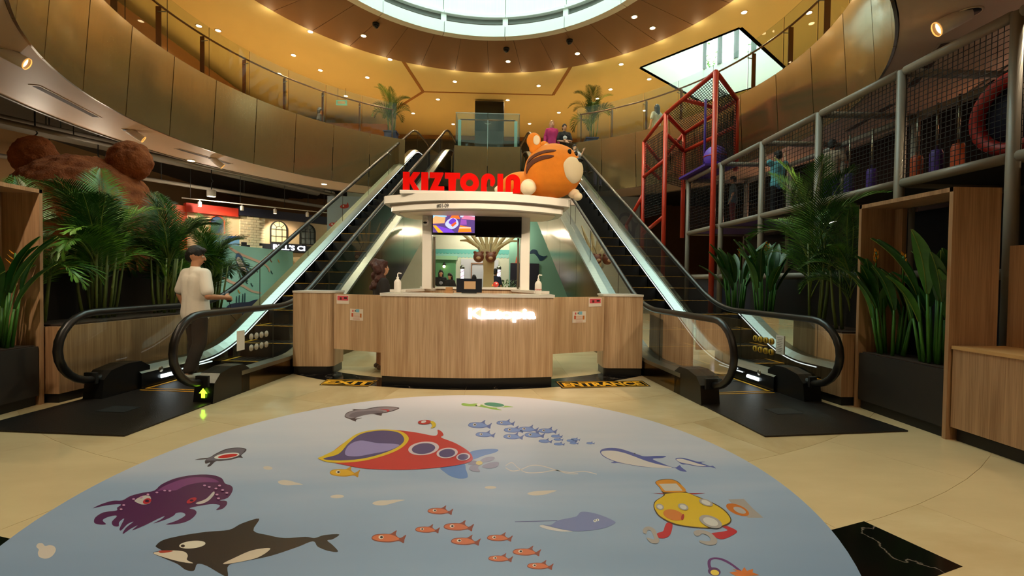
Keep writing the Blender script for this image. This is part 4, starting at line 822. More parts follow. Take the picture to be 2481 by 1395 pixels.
# ---- plants
import numpy as np
def blocked(P):      # leaf points that would pass through a portal, screen wall, play frame or balustrade
    x, y, z = np.abs(P[:, 0]), P[:, 1], P[:, 2]
    b = (x > 4.40) & (x < 4.91) & (z < 2.31) & (((y > 3.90) & (y < 3.995)) | ((y > 4.945) & (y < 5.02))) | (x > 4.40) & (x < 4.91) & (y > 3.9) & (y < 5.02) & (z > 2.20) & (z < 2.31)
    b |= (x > 4.79) & (x < 4.91) & (y > 3.9) & (y < 5.02) & (z < 2.31) | (x > 4.94) & (x < 5.06) & (y > 5.05) & (y < 8.15) & (z < 1.47) | (y < 3.995) & (x > 4.35) & (z < 2.3)
    b |= (P[:, 0] > 5.19) & (z < 4.2) | (z > 5) & (np.hypot(P[:, 0], y-9.64) < 6.87)
    b |= (x < 4.12-.105*(y-5.2)) & (y > 4.5) & (y < 12) & (z < 3.2)
    return bool(b.any())
def mesh_np(me):
    a = np.empty(len(me.vertices)*3); me.vertices.foreach_get('co', a); return a.reshape(-1, 3)
NPC = {}; GROWN = []            # leaves and stems already grown: (plant, low corner, high corner, tree)
from mathutils.bvhtree import BVHTree
from mathutils import Euler
QUEUE = []
def run_growth():
    for g in QUEUE: g()
    QUEUE.clear()
def grown_add(root, P, polys): GROWN.append((root, P.min(0), P.max(0), BVHTree.FromPolygons(P.tolist(), polys)))
def grown_mesh(root, o, base):  # a stem or flower that later neighbours must grow around
    Mx = np.array(Matrix.LocRotScale(o.location, o.rotation_euler, o.scale)); grown_add(root, mesh_np(o.data) @ Mx[:3, :3].T+Mx[:3, 3]+np.array(base), [tuple(p.vertices) for p in o.data.polygons]); return o
def place_leaf(o, me, base, roll, root, tries):
    if me.name not in NPC: NPC[me.name] = (mesh_np(me), [tuple(p.vertices) for p in me.polygons])
    co, polys = NPC[me.name]; best = None; free = 0
    for k in range(140):
        L, R_, E_ = roll(k); Mx = np.array(Matrix.LocRotScale(L, E_, R_)); P = co @ Mx[:3, :3].T+Mx[:3, 3]+np.array(base)
        if blocked(P): continue
        lo, hi = P.min(0), P.max(0); near = [g for g in GROWN if g[0] is not root and (g[1] < hi).all() and (g[2] > lo).all()]
        tr = BVHTree.FromPolygons(P.tolist(), polys); n = sum(len(tr.overlap(g[3])) for g in near)
        if best is None or n < best[0]: best = (n, L, R_, E_, P, tr)
        free += 1
        if n == 0 or free >= tries: break
    if best is None: COL.objects.unlink(o); bpy.data.objects.remove(o); return False
    o.location, o.scale, o.rotation_euler = best[1], best[2], best[3]; GROWN.append((root, best[4].min(0), best[4].max(0), best[5])); return True
def leafmat(name, a, b): return M(name, a, .42, var2=b, vscale=3)
LF = [leafmat('palm_green', (38, 84, 22), (74, 128, 36)), leafmat('palm_dark', (22, 56, 18), (46, 92, 30)), leafmat('palm_light', (66, 118, 30), (112, 160, 58))]
def frond_mesh(arch, m, n=42, seed=0):
    rnd = random.Random(seed); mb = MB(); pts = []
    for i in range(13):
        t = i/12; a = radians(78)-arch*t*t*1.0-arch*.25*t
        p = pts[-1]+Vector((0, cos(a), sin(a)))/12 if pts else Vector((0, 0, 0)); pts.append(p)
    mb.tube(pts, [.009*(1-.75*i/12) for i in range(13)], M('palm_rib', (110, 130, 50), .5), n=5)
    for i in range(n):
        t = .16+.84*i/(n-1); f = t*12; k = min(int(f), 11); p = pts[k].lerp(pts[k+1], f-k); T = (pts[k+1]-pts[k]).normalized(); N = Vector((1, 0, 0)).cross(T).normalized()
        L = .34*sin(pi*min(1, .12+.84*t)**.8)*(.9+.2*rnd.random())+.05; wd = .0062
        for sx in (-1, 1):
            d = (Vector((sx, 0, 0))*(.86-.35*t)+T*(.5+.45*t)+N*(.28-.1*rnd.random())).normalized(); side = T.cross(d).normalized(); wv = d.cross(side).normalized()*wd
            a, b, c = p+d*L*.35, p+d*L*.72+Vector((0, 0, -.04*L-.02)), p+d*L+Vector((0, 0, -.22*L))
            mb.add([p, a+wv, b+wv*.75, c, b-wv*.75, a-wv], [(0, 1, 5), (1, 2, 4, 5), (2, 3, 4)], m)
    return mb.mesh('frond')
FM = [[frond_mesh(ar, m, seed=i*7+j) for j, ar in enumerate((.5, 1.0, 1.6, 2.1))] for i, m in enumerate(LF)]
def palm(label, loc, h, nf, seed, lean=(0, 0), grp='palms in the long planters', spread=1.0, mats=(0, 1, 1, 2), azr=None, up=1.0):
    rnd = random.Random(seed); t = thing('areca_palm', label, 'plant', loc, 0, grp)
    for i in range(max(3, nf//3)):
        a = rnd.random()*2*pi; r = .05+.12*rnd.random(); tx, ty = r*cos(a)*2+lean[0]*h*.4, r*sin(a)*2+lean[1]*h*.4
        cn = MB().tube([(r*cos(a), r*sin(a), .003), (r*cos(a)*1.3+lean[0]*.1, r*sin(a)*1.3, h*.2), (tx*.8, ty*.8, h*.52)], [.02, .017, .01], M('palm_cane', (96, 112, 50), .5, var=.2, vscale=8), n=6).build('cane', t); grown_mesh(t, cn, loc)
    def grow():
        for i in range(nf):
            u = i/nf; j = min(3, int((u*3.4+rnd.random()*1.2)*up)); me = FM[mats[rnd.randrange(len(mats))]][j]; o = link('frond', me, t); az0 = 2*pi*i/nf*2.4+rnd.random(); z0 = h*(.52-.42*u+.06*rnd.random()); L0 = h*(.60+.12*rnd.random())*spread
            def roll(k):
                L = L0*(1-.0035*k); az = az0+(0 if k == 0 else rnd.uniform(-.35-.05*k, .35+.05*k))
                return Vector((lean[0]*h*.3, lean[1]*h*.3, z0)), Vector((L, L, L)), Euler((radians(rnd.uniform(-6, 8)), radians(rnd.uniform(-12, 12)), az))
            place_leaf(o, me, loc, roll, t, 60)
    QUEUE.append(grow)
    return t
def paddle_mesh(seed, m):
    rnd = random.Random(seed); mb = MB(); n = 10; V = []
    for i in range(n+1):
        t = i/n; wd = .105*sin(pi*min(1, t*.93+.05))**.75; bend = .25*t*t; z = t*(1-.15*t); y = bend
        V.append([(-wd, y-wd*.18, z), (0, y+.02, z), (wd, y-wd*.18, z)])
    vs = [p for r in V for p in r]; fs = []
    for i in range(n):
        for k in range(2): a = i*3+k; fs.append((a, a+1, a+4, a+3))
    mb.add(vs, fs, m, True); mb.tube([r[1] for r in V], .006, M('palm_rib', (110, 130, 50)), n=4); return mb.mesh('leaf')
HM = leafmat('heliconia_green', (24, 66, 22), (48, 104, 34)); HM2 = leafmat('heliconia_bright', (46, 100, 30), (80, 140, 50)); PDL = [paddle_mesh(i, (HM, HM, HM2)[i]) for i in range(3)]
FLW = M('heliconia_orange', (232, 150, 30), .45)
def flower_mesh():
    mb = MB(); mb.tube([(0, 0, 0), (0, 0, .34)], .008, HM2, n=5)
    for i in range(5):
        sx = 1 if i % 2 else -1; z = .20+.03*i; d = Vector((sx*.7, 0, .75)).normalized(); p = Vector((0, 0, z)); q = p+d*(.12-.012*i); s = Vector((0, .014, 0)); nn = d.cross(Vector((0, 1, 0)))*.012
        mb.add([p, p.lerp(q, .4)+s, q, p.lerp(q, .4)-s, p.lerp(q, .4)+nn], [(0, 1, 4), (1, 2, 4), (2, 3, 4), (3, 0, 4), (0, 3, 2, 1)], FLW)
    return mb.mesh('flower')
FLM = flower_mesh()
def heliconia(label, loc, h, n, seed, flowers, grp):
    rnd = random.Random(seed); t = thing('heliconia', label, 'plant', loc, 0, grp)
    for i, (x, y, z) in enumerate(flowers):
        o = link('flower', FLM, t, 'orange claw-shaped flower'); o.location = (x, y, z); o.rotation_euler = (0, 0, rnd.random()); grown_mesh(t, o, loc); MB().tube([(x*.3, y*.3, .003), (x, y, z)], .007, HM2, n=4).build('flower_stalk', t)
    for i in range(n):
        az = 2*pi*i/n*1.62+rnd.random(); r = .05+.08*rnd.random(); z0 = h*rnd.uniform(.30, .55); til = rnd.uniform(.08, .5); b = Vector((r*cos(az), r*sin(az), 0))
        grown_mesh(t, MB().tube([b+Vector((0, 0, .003)), b*1.6+Vector((0, 0, z0))], [.017, .01], HM2, n=5).build('stalk', t), loc)
        def grow(b=b, az=az, z0=z0, til=til):
            me = PDL[rnd.randrange(3)]; o = link('leaf', me, t); L0 = h*rnd.uniform(.45, .62)
            def roll(k):
                L = L0*(1-.0035*k); a_ = az+(0 if k == 0 else rnd.uniform(-.5-.04*k, .5+.04*k)); return b*1.6+Vector((0, 0, z0)), Vector((L, L, L)), Euler((-til*(1-.006*k), 0, a_-pi/2))
            place_leaf(o, me, loc, roll, t, 70)
        QUEUE.append(grow)
    return t
palm('tall lush areca palm in front of the brown plush bear', (-4.62, 5.88, .842), 1.6, 36, 1, (.05, .0)); palm('spreading areca palm between the plush bear and the standing man', (-4.45, 6.8, .842), 1.5, 38, 2, (.1, -.02), spread=1.1)
palm('dark areca palm close behind the white-shirted man', (-4.33, 7.66, .842), 1.35, 32, 3, (.06, 0)); palm('areca palm with bright fronds rising over the portal on the plush bear side', (-4.75, 5.2, .842), 1.6, 18, 4, (0, .05), mats=(0, 2, 2))
palm('tall upright areca palm in front of the playground tubes', (4.6, 5.95, .842), 2.05, 15, 5, (-.04, .0), mats=(0, 2, 1), up=.75, spread=.85); palm('low areca palm behind the yellow safety stickers', (4.6, 5.3, .842), 1.35, 12, 6)
heliconia('heliconia with one orange flower in the plant box on the plush bear side', (-4.62, 4.7, .634), 1.25, 15, 7, [(.08, .12, .62)], 'heliconias in the portal boxes')
heliconia('flowerless heliconia in the plant box on the plush bear side', (-4.66, 4.22, .634), 1.1, 13, 8, [], 'heliconias in the portal boxes')
heliconia('heliconia with a bright orange flower beside the pale counter ledge', (4.64, 4.26, .634), 1.25, 16, 9, [(-.18, .19, .72)], 'heliconias in the portal boxes')
heliconia('heliconia at the escalator end of the playground-side plant box', (4.64, 4.75, .634), 1.2, 15, 10, [(-.12, .1, .78)], 'heliconias in the portal boxes')
heliconia('leafy heliconia at the end of the long planter beside the playground posts', (4.4, 7.5, .842), 1.3, 17, 11, [(.05, 0, .75)], 'heliconias in the long planter'); heliconia('leafy heliconia next to the tall upright palm', (4.45, 6.75, .842), 1.3, 17, 12, [(.0, 0, .80)], 'heliconias in the long planter')
run_growth()
# ================================================================== PLUSH BEAR behind the palms
FUR = M('bear_fur', (122, 60, 26), .95, var2=(168, 92, 46), vscale=5, bump=1.0, bscale=34)
t = thing('plush_bear', 'giant shaggy brown plush bear sitting behind the palms', 'plush toy', (-6.8, 8.2, 0))
b = MB(); b.ell((0, 0, 2.5), (1.05, .95, .92)); b.ell((.15, .1, 1.15), (1.35, 1.2, 1.25)); b.ell((.75, -.3, 2.05), (.6, .6, .5)); b.ell((-1.1, -.3, 1.4), (.42, .5, .75)); b.ell((1.3, -.2, 1.3), (.38, .45, .75))
link('body', remesh(b, .045, 5, disp=.045, dscale=7, mat=FUR), t)
for x, y in ((-.74, -.1), (.72, .05)): link('ear', remesh(MB().ell((x, y, 3.36), (.38, .24, .36)), .03, 3, disp=.03, dscale=8, mat=FUR), t)
for sx in (-.55, .75): link('foot', remesh(MB().ell((sx, -1.0, .32), (.4, .5, .33)), .04, 3, disp=.03, dscale=8, mat=FUR), t)
# ================================================================== INDOOR PLAYGROUND
PADG = M('foam_grey', (142, 130, 116), .5, coat=.2); PADR = M('foam_red', (206, 52, 22), .45, coat=.2); NETM = M('net_black', (20, 18, 17), .8); MATP = M('mat_purple', (84, 52, 150), .6); NAVY = M('pad_navy', (20, 20, 38), .7); DRK = M('play_dark', (30, 15, 12), .85)
PY = [3.0, 4.2, 5.43, 6.85, 8.34, 9.87, 11.6]; PX = (5.28, 6.8); ZR = (1.5, 2.62, 3.97)
pf = thing('padded_playground', 'multi-level play frame of grey padded tubes and black net', 'playground', (6.0, 7.3, 0))
O = Vector((6.0, 7.3, 0))
def pt(name, a, b, r, m, parent=pf, o=O): return MB().tube([Vector(a)-o, Vector(b)-o], r, m, n=10).build(name, parent)
for x in PX:
    for y in PY: pt('padded_post', (x, y, 0), (x, y, ZR[2]+.02), .055, PADG)
    for z in ZR:
        for y0, y1 in zip(PY[:-1], PY[1:]): pt('padded_rail', (x, y0+.05, z), (x, y1-.05, z), .055, PADG)
for y in PY:
    for z in ZR[1:]: pt('padded_rail', (PX[0]+.05, y, z), (PX[1]-.05, y, z), .05, PADG)
def net(parent, o, a, bvec, cvec, cell=.05, w_=.0045):
    a, bvec, cvec = Vector(a)-o, Vector(bvec), Vector(cvec); mb = MB(); nb, nc = max(2, int(bvec.length/cell)), max(2, int(cvec.length/cell)); N = bvec.cross(cvec).normalized()
    for i in range(nb+1): p = a+bvec*(i/nb); mb.tube([p, p+cvec], w_, NETM, n=3, caps=False)
    for i in range(nc+1): p = a+cvec*(i/nc); mb.tube([p, p+bvec], w_, NETM, n=3, caps=False)
    q = mb.build('net', parent, 'black safety net'); q['kind'] = 'stuff'; return q
def netT(*a): return net(*a, w_=.008)
for y0, y1 in zip(PY[:-1], PY[1:]):
    net(pf, O, (PX[0], y0+.06, ZR[1]+.05), (0, y1-y0-.12, 0), (0, 0, ZR[2]-ZR[1]-.1), .055 if y1 < 8 else .07)
    MB().box(((PX[0]+PX[1])/2-O.x, (y0+y1)/2-O.y, ZR[1]+.02), (PX[1]-PX[0]-.1, y1-y0-.06, .05), MATP if y0 > 8 else M('mat_dark', (34, 26, 30), .7)).build('deck_mat', pf)
    MB().box((PX[0]+.06-O.x, (y0+y1)/2-O.y, .78), (.05, y1-y0-.12, 1.36), NAVY).build('pad_panel', pf); MB().box((PX[1]-O.x, (y0+y1)/2-O.y, 2.0), (.05, y1-y0-.12, 1.0), NAVY if y0 < 9 else DRK).build('pad_panel', pf)
pw = struct(MB().box((9.6, 9.0, 2.65), (.15, 13.5, 5.3), DRK).build('wall_playground'), 'dark red-brown back wall of the playground')
struct(MB().box((7.6, 2.3, 2.2), (4.4, .12, 4.3), DRK).build('wall_playground_end'), 'dark end wall of the playground')
# red tower
tw = thing('play_tower', 'tall red-orange padded climbing tower with sloping net roof', 'playground', (5.3, 11.2, 0)); OT = Vector((5.3, 11.2, 0))
A0, A1 = (5.15, 9.98, 0), (5.15, 9.98, 6.02); B1 = (4.80, 12.0, 5.82); B0 = (4.80, 12.0, 0); C1 = (4.62, 13.2, 5.42); C0 = (4.62, 13.2, 0); D1 = (6.05, 10.75, 5.72); D0 = (6.05, 10.75, 4.04); E1 = (5.55, 12.6, 5.5); E0 = (5.55, 12.6, 2.6); G1 = (5.25, 13.6, 4.95)
for a, b in ((A0, A1), (B0, B1), (C0, C1), (D0, D1), (E0, E1)): pt('padded_post', a, b, .058, PADR, tw, OT)
def lrp(a, b, t): return tuple(x+(y-x)*t for x, y in zip(a, b))
def zz(p, z): return (p[0], p[1], z)
for a, b in ((A1, B1), (B1, C1), (A1, D1), (D1, E1), (B1, E1), (lrp(A1, B1, .62), lrp(D1, E1, .25)), (C1, G1), (E1, G1), (zz(B1, 5.3), zz(E1, 5.0)), (zz(C1, 4.8), zz(G1, 4.45)), (zz(B1, 4.6), zz(C1, 4.4)), (zz(C1, 3.9), (4.35, 13.9, 3.1)), ((4.35, 13.9, 3.1), (4.35, 13.9, 0)), (zz(E1, 5.0), zz(D1, 5.1)), (zz(B0, 3.1), zz(C0, 2.75))): pt('padded_rail', a, b, .05, PADR, tw, OT)
V_ = lambda p: Vector(p)
netT(tw, OT, zz(A0, 4.1), V_(zz(D0, 4.1))-V_(zz(A0, 4.1)), (0, 0, 1.6), .06); netT(tw, OT, zz(D0, 4.1), V_(zz(E0, 4.1))-V_(zz(D0, 4.1)), (0, 0, 1.4), .06); netT(tw, OT, lrp(A1, B1, .05), V_(B1)-V_(A1), V_(D1)-V_(A1), .07); netT(tw, OT, zz(B0, 4.0), V_(zz(E0, 4.0))-V_(zz(B0, 4.0)), (0, 0, 1.25), .06); netT(tw, OT, zz(C0, 3.2), V_(zz(B0, 3.2))-V_(zz(C0, 3.2)), (0, 0, 2.2), .07)
pt('fire_pole', (5.45, 11.1, 4.11), (5.45, 11.1, 5.85), .03, MATP, tw, OT)
MB().box((5.5-OT.x, 11.1-OT.y, 4.075), (.75, 1.5, .05), MATP).build('deck_mat', tw)
t = thing('play_ball', 'big purple ball on the red tower deck', 'ball', (5.55, 10.75, 4.365)); MB().ell((0, 0, 0), .26, M('ball_purple', (120, 84, 200), .4)).build('ball', t); MB().tube([(.26*cos(a*pi/9), .262*sin(a*pi/9), 0) for a in range(18)], .012, PADR, closed=True).build('seam', t)
t = thing('crawl_tunnel', 'round crawl tunnel with a red foam ring', 'tunnel', (5.5, 4.38, 3.12), 0)
MB().tube([(0, .36*cos(a*pi/12), .36*sin(a*pi/12)) for a in range(24)], .07, M('ring_red', (168, 26, 16), .5), n=8, closed=True).build('ring', t); MB().tube([(0.02, 0, 0), (.9, 0, 0)], .35, M('tunnel_navy', (10, 10, 40), .6), n=20).build('tube', t)
for i, (x, y, c) in enumerate(((6.5, 5.9, 'orange'), (6.5, 6.2, 'purple'), (6.5, 6.5, 'orange'), (6.5, 7.3, 'purple'), (6.4, 7.65, 'purple'))):
    t = thing('squeeze_roller', ['tall orange foam roller nearest the round crawl tunnel', 'tall purple foam roller between two orange rollers', 'tall orange foam roller beside the lone purple rollers', 'purple foam roller after the last orange roller', 'purple foam roller furthest from the crawl tunnel'][i], 'playground', (x, y, ZR[1]+.05), 0, 'foam rollers on the play deck'); mm_ = M('roller_'+c, (186, 74, 28) if c == 'orange' else (70, 40, 128), .5)
    MB().lathe([(.06, 0), (.075, .03), (.075, .55), (.06, .6)], mm_, 16).build('roller', t); MB().tube([(0, 0, .6), (0, 0, 1.26)], .015, DSTEEL).build('pole', t)
for i, (p, q) in enumerate((((8.9, 11.2, 2.95), (8.2, 11.0, 2.8)), ((8.9, 13.0, 2.2), (8.0, 13.0, 2.2)), ((6.9, 5.3, 3.05), (6.7, 4.6, 2.8)), ((9.2, 10.2, 2.1), (9.2, 9.2, 2.1)))):
    mdp = (Vector(p)+Vector(q))/2; t = thing('tube_lamp', ['sloping white tube lamp at the back of the playground', 'level white tube lamp deep in the playground', 'short slanting tube lamp below the crawl tunnel', 'white tube lamp on the dark playground wall'][i], 'lamp', mdp, 0, 'tube lamps inside the playground')
    MB().tube([Vector(p)-mdp, Vector(q)-mdp], .025, M('tube_white', (255, 245, 235), .3, emit=5), n=8).build('tube', t); 
    for e in (p, q): MB().ell(Vector(e)-mdp, .032, BLACKM, 8, 6).build('end_cap', t)
    MB().tube([(0, 0, .02), (0, 0, 5.37-mdp.z if mdp.x > 7.5 else 3.912-mdp.z)], .006, BLACKM, n=5).build('hanger', t)
point('play_light_a', (7.6, 11.5, 3.4), 14, (1, .5, .3), .1); point('play_light_b', (8.0, 6.5, 3.9), 7, (1, .45, .25), .1)
# ================================================================== LEFT SHOP ROW
FA, FB = Vector((-9.8, 14.5, 0)), Vector((-6.3, 18.4, 0)); FD = (FB-FA).normalized(); FANG = atan2(FD.y, FD.x)
def fx(s, out=0): 
    n = Vector((FD.y, -FD.x, 0)); return FA+FD*s+n*out
CRM1 = M('shop_cream', (226, 196, 158), .6, var=.03); ORG = M('shop_orange', (206, 74, 26), .6); RDR = M('shop_red_roof', (188, 44, 20), .6); NVR = M('shop_navy_roof', (26, 30, 52), .6); BLU = M('shop_blue', (52, 92, 160), .6); LBL = M('shop_light_blue', (110, 160, 206), .6); BRK = M('shop_brick_cream', (222, 208, 176), .6)
XF = lambda s, z, out=0: Matrix.Translation(fx(s, out)+Vector((0, 0, z))) @ Matrix.Rotation(FANG, 4, 'Z')
def archp(w_, h_, n=12): return [(-w_/2, 0), (w_/2, 0)]+[(w_/2*cos(pi*i/n), h_-w_/2+w_/2*sin(pi*i/n)) for i in range(n+1)]
XR = Matrix.Rotation(pi/2, 4, 'X')
def awin(parent, s, z, w_, h_, fm, gm, mun):
    f = MB().prism(archp(w_, h_), -.02, .02, fm, X=XF(s, z, .09) @ XR, holes=(archp(w_-.07, h_-.07) if False else [(x*.86, .03+y*.93) for x, y in archp(w_, h_)],)).build('window', parent)
    MB().prism([(x*.86, .03+y*.93) for x, y in archp(w_, h_)], -.006, .0, gm, X=XF(s, z, .07) @ XR).build('pane', f)
    if mun:
        r0 = w_*.18; cy = h_-w_/2
        for x in (-w_*.17, w_*.17): MB().box((x, -.1, cy/2+.02), (.016, .02, cy+.02), fm, X=XF(s, z)).build('glazing_bar', f)
        for zz_ in (cy*.5, cy*1.0): MB().box((0, -.1, zz_), (w_*.88, .02, .016), fm, X=XF(s, z)).build('glazing_bar', f)
        MB().tube([(r0*cos(pi*i/10), -.1, cy+r0*sin(pi*i/10)) for i in range(11)], .009, fm, n=5, X=XF(s, z)).build('glazing_bar', f)
        for a in (45, 90, 135): MB().tube([(r0*cos(radians(a)), -.1, cy+r0*sin(radians(a))), (w_*.46*cos(radians(a)), -.1, cy+w_*.46*sin(radians(a)))], .009, fm, n=5, X=XF(s, z)).build('glazing_bar', f)
def part(name, t, s0, s1, z0, z1, out, th, m): return child(MB().box(((s1-s0)/2, -out, (z1-z0)/2), (s1-s0, th, z1-z0), m, X=XF(s0, z0)).build(name), t)
def chw(parent, fn):     # children built in world coordinates
    pre = set(bpy.data.objects); fn(); 
    for o in set(bpy.data.objects)-pre:
        if o.parent is None or o.parent == parent: child(o, parent)
h1 = thing('playhouse_front', 'cream play-house front with red roof, orange sides and one orange arched window', 'building', fx(.9))
part('wall', h1, .45, 1.97, 0, 3.4, 0, .1, CRM1); part('orange_pier', h1, -.5, .45, 0, 3.55, .04, .2, ORG); part('red_roof', h1, .4, 1.88, 3.36, 3.64, .1, .3, RDR); part('blue_band', h1, 1.0, 1.97, 2.60, 2.71, .06, .06, BLU); part('light_blue_band', h1, 1.0, 1.97, 2.2, 2.60, .05, .05, LBL)
chw(h1, lambda: awin(h1, 1.30, 2.72, .46, .62, ORG, M('pane_blue', (52, 66, 96), .1), False))
h2 = thing('playhouse_front', 'cream brick play-house front with navy roof and black arched lattice windows', 'building', fx(3.6))
part('wall', h2, 2.6, 5.3, 0, 3.5, 0, .1, CRM1); part('navy_roof', h2, 1.9, 5.4, 3.42, 3.70, .12, .35, NVR); part('dark_fascia', h2, 2.0, 5.2, 2.26, 2.52, .1, .1, M('fascia_dark', (24, 24, 34), .5))
for i in range(17):
    if i % 2: part('brick', h2, 1.974, 2.066, 1.9+.089*i+.004, 1.989+.089*i-.004, .07, .1, BRK)
    for j in range(4): part('brick', h2, 1.97+.2*j+(.1 if i % 2 else 0)+.004, 2.17+.2*j+(.1 if i % 2 else 0)-.004-(.1 if (i % 2 and j == 3) else 0), 1.9+.089*i+.004, 1.989+.089*i-.004, .06+.08*sin(pi*(j+.5)/4), .1, BRK)
chw(h2, lambda: (awin(h2, 3.27, 2.58, .62, .80, BLACKM, M('pane_lit', (232, 214, 160), .4, emit=.35), True), awin(h2, 4.33, 2.58, .62, .80, BLACKM, M('pane_grey', (120, 126, 130), .3), True)))
tm = text_mb("BILL'S CI", .24, .03, M('shop_letters', (240, 236, 255), .4, emit=3.2), Matrix.Identity(4), offset=.006, align='LEFT')
x1 = max(v.x for v in tm.v); tm.v = [XF(3.02, 2.34, .18) @ XR @ Vector((v.x*1.16/x1, v.y, v.z)) for v in tm.v]
sg = thing('shop_sign', 'glowing white shop name letters on the dark fascia', 'sign', fx(3.6, .18)); o = child(tm.build('lettering'), sg); o['kind'] = 'stuff'; child(MB().box((.58, -.163, .08), (1.3, .02, .3), MT['fascia_dark'], X=XF(3.02, 2.34)).build('backing'), sg)
# teal mural block
TEAL = M('mural_teal', (142, 206, 206), .55, var=.05, vscale=.8); TEALS = M('mural_side', (124, 158, 138), .6)
MA, MBp = Vector((-7.5, 13.3, 0)), Vector((-7.1, 17.0, 0)); MD = (MBp-MA).normalized(); MAN = atan2(MD.y, MD.x)
mw = struct(MB().prism([(MA.x, MA.y), (MBp.x, MBp.y), (MBp.x-1.2, MBp.y), (MA.x-.62, MA.y+.02)], 0, 2.28, TEAL).build('wall_mural'), 'teal painted wall with a whale and sea ribbons')
XM = Matrix.Translation(MA+Vector((MD.y, -MD.x, 0))*.012) @ Matrix.Rotation(MAN, 4, 'Z') @ XR
def mural(name, c, pts, z, sm=4, X=XM, parent=None):
    MB().prism(smooth_loop(pts, sm) if sm else pts, z, z+.002, PC(c), X=X).build(name, parent or mw)['kind'] = 'stuff'
mural('painted_whale', (44, 84, 140), [(.60, 1.9), (.66, 2.04), (.78, 2.06), (.92, 1.92), (1.02, 1.75), (1.12, 1.72), (1.25, 1.74), (1.2, 1.64), (1.1, 1.62), (1.22, 1.52), (1.42, 1.40), (1.3, 1.44), (1.05, 1.46), (.85, 1.56), (.68, 1.7)], 0)
mural('painted_whale_belly', (206, 200, 198), [(.63, 1.86), (.72, 1.94), (.85, 1.86), (.98, 1.68), (1.12, 1.5), (1.02, 1.5), (.85, 1.6), (.70, 1.72)], .003)
mural('painted_ribbon', (206, 178, 168), [(.25, 2.26), (.42, 2.2), (.9, 2.05), (1.5, 1.92), (2.0, 1.80), (2.3, 1.62), (2.26, 1.5), (2.18, 1.62), (1.95, 1.74), (1.5, 1.84), (.9, 1.97), (.42, 2.12)], 0); mural('painted_ribbon', (206, 178, 168), [(.1, 1.34), (.5, 1.2), (.9, 1.12), (1.4, .92), (1.8, .85), (1.8, .80), (1.35, .86), (.9, 1.04), (.5, 1.12), (.1, 1.26)], 0)
for x in (.62, .74, .90, 1.0): mural('painted_coral', (26, 64, 84), [(x, .5), (x+.04, .5), (x+.05, .72+.2*(x-.6)), (x+.01, .74+.2*(x-.6))], 0, 3)
mural('painted_rock', (24, 36, 80), [(.26, .2), (2.2, .2), (2.2, .5), (1.6, .62), (1.2, .56), (.7, .56), (.26, .5)], .003, 3)
for x, z, c in ((.75, .9, (200, 150, 60)), (1.1, 1.18, (30, 70, 90)), (1.35, 1.1, (30, 70, 90)), (2.35, 1.9, (120, 60, 70)), (2.4, 1.5, (30, 70, 90)), (2.8, 1.9, (196, 140, 70)), (1.6, 1.55, (60, 60, 80))): mural('painted_fish', c, [(x-.05, z+.05), (x-.02, z+.05), (x+.04, z-.03), (x+.07, z-.02), (x+.05, z-.07), (x+.02, z-.05), (x-.04, z)], 0, 3)
struct(MB().prism([(MA.x-.62, MA.y-.01), (MA.x-.02, MA.y-.01), (MA.x-.02, MA.y+.02), (MA.x-.62, MA.y+.02)], 0, 2.28, TEALS).build('trim_3'), 'grey-green end face of the mural block')
# pale blue panels beside the escalators
PBL = M('panel_pale_blue', (168, 188, 204), .6, var=.06, vscale=.7)
for nm, x0, x1, Y, lab in (('wall_panel_left', -5.85, -3.9, 17.0, 'pale blue painted wall with small red fish by the left escalator'), ('wall_panel_right', 3.6, 5.4, 16.0, 'pale blue painted wall with a whale outline by the right escalator')):
    o = struct(MB().box(((x0+x1)/2, Y, 2.17), (x1-x0, .1, 4.32), PBL).build(nm), lab); X = Matrix.Translation((x0, Y-.055, 0)) @ XR
    if x0 < 0:
        for x, z in ((.62, 3.95), (.22, 3.28), (.3, 2.5)): mural('painted_fish', (186, 52, 44), [(x-.16, z), (x-.06, z+.08), (x+.08, z+.08), (x+.12, z+.16), (x+.16, z), (x+.06, z-.06), (x-.08, z-.07)], 0, 4, X, o); mural('painted_eye', (236, 224, 214), ellp(x-.04, z+.02, .035, .03), .002, 2, X, o)
    else:
        mural('painted_whale', (96, 112, 150), [(.95, 3.2), (1.1, 3.7), (1.4, 3.75), (1.6, 3.45), (1.75, 3.4), (1.65, 3.2), (1.6, 2.7), (1.45, 2.9), (1.3, 3.3), (1.1, 3.25)], 0, 4, X, o); mural('painted_belly', (186, 196, 206), [(1.05, 3.3), (1.15, 3.6), (1.35, 3.65), (1.5, 3.4), (1.5, 3.1), (1.35, 3.4), (1.2, 3.35)], .002, 4, X, o)
# ceiling services over the shops
PIPE = M('pipe_grey', (150, 140, 126), .6); PIPED = M('duct_grey', (126, 118, 106), .7)
for i, (a, b, r, lab) in enumerate((((-9.5, 9.0, 4.35), (-5.2, 17.6, 4.35), .05, 'thin grey conduit pipe nearest the soffit over the shops'), ((-10.2, 9.5, 4.6), (-6.0, 18.0, 4.6), .09, 'grey water pipe above the shops'), ((-11.0, 10.0, 4.75), (-6.8, 18.5, 4.75), .16, 'fat grey duct pipe at the back above the shops'), ((-12.0, 11.0, 4.2), (-6.5, 19.0, 4.2), .06, 'low grey pipe just above the play-house roofs'))):
    c = (Vector(a)+Vector(b))/2; t = thing('ceiling_pipe', lab, 'pipe', c); MB().tube([Vector(a)-c, Vector(b)-c], r, PIPE if i % 2 else PIPED).build('pipe', t)
    for k in (.15, .4, .65, .9): p = Vector(a).lerp(Vector(b), k)-c; MB().tube([p, (p.x, p.y, 5.37-c.z)], .012, BLACKM, n=5).build('hanger', t)
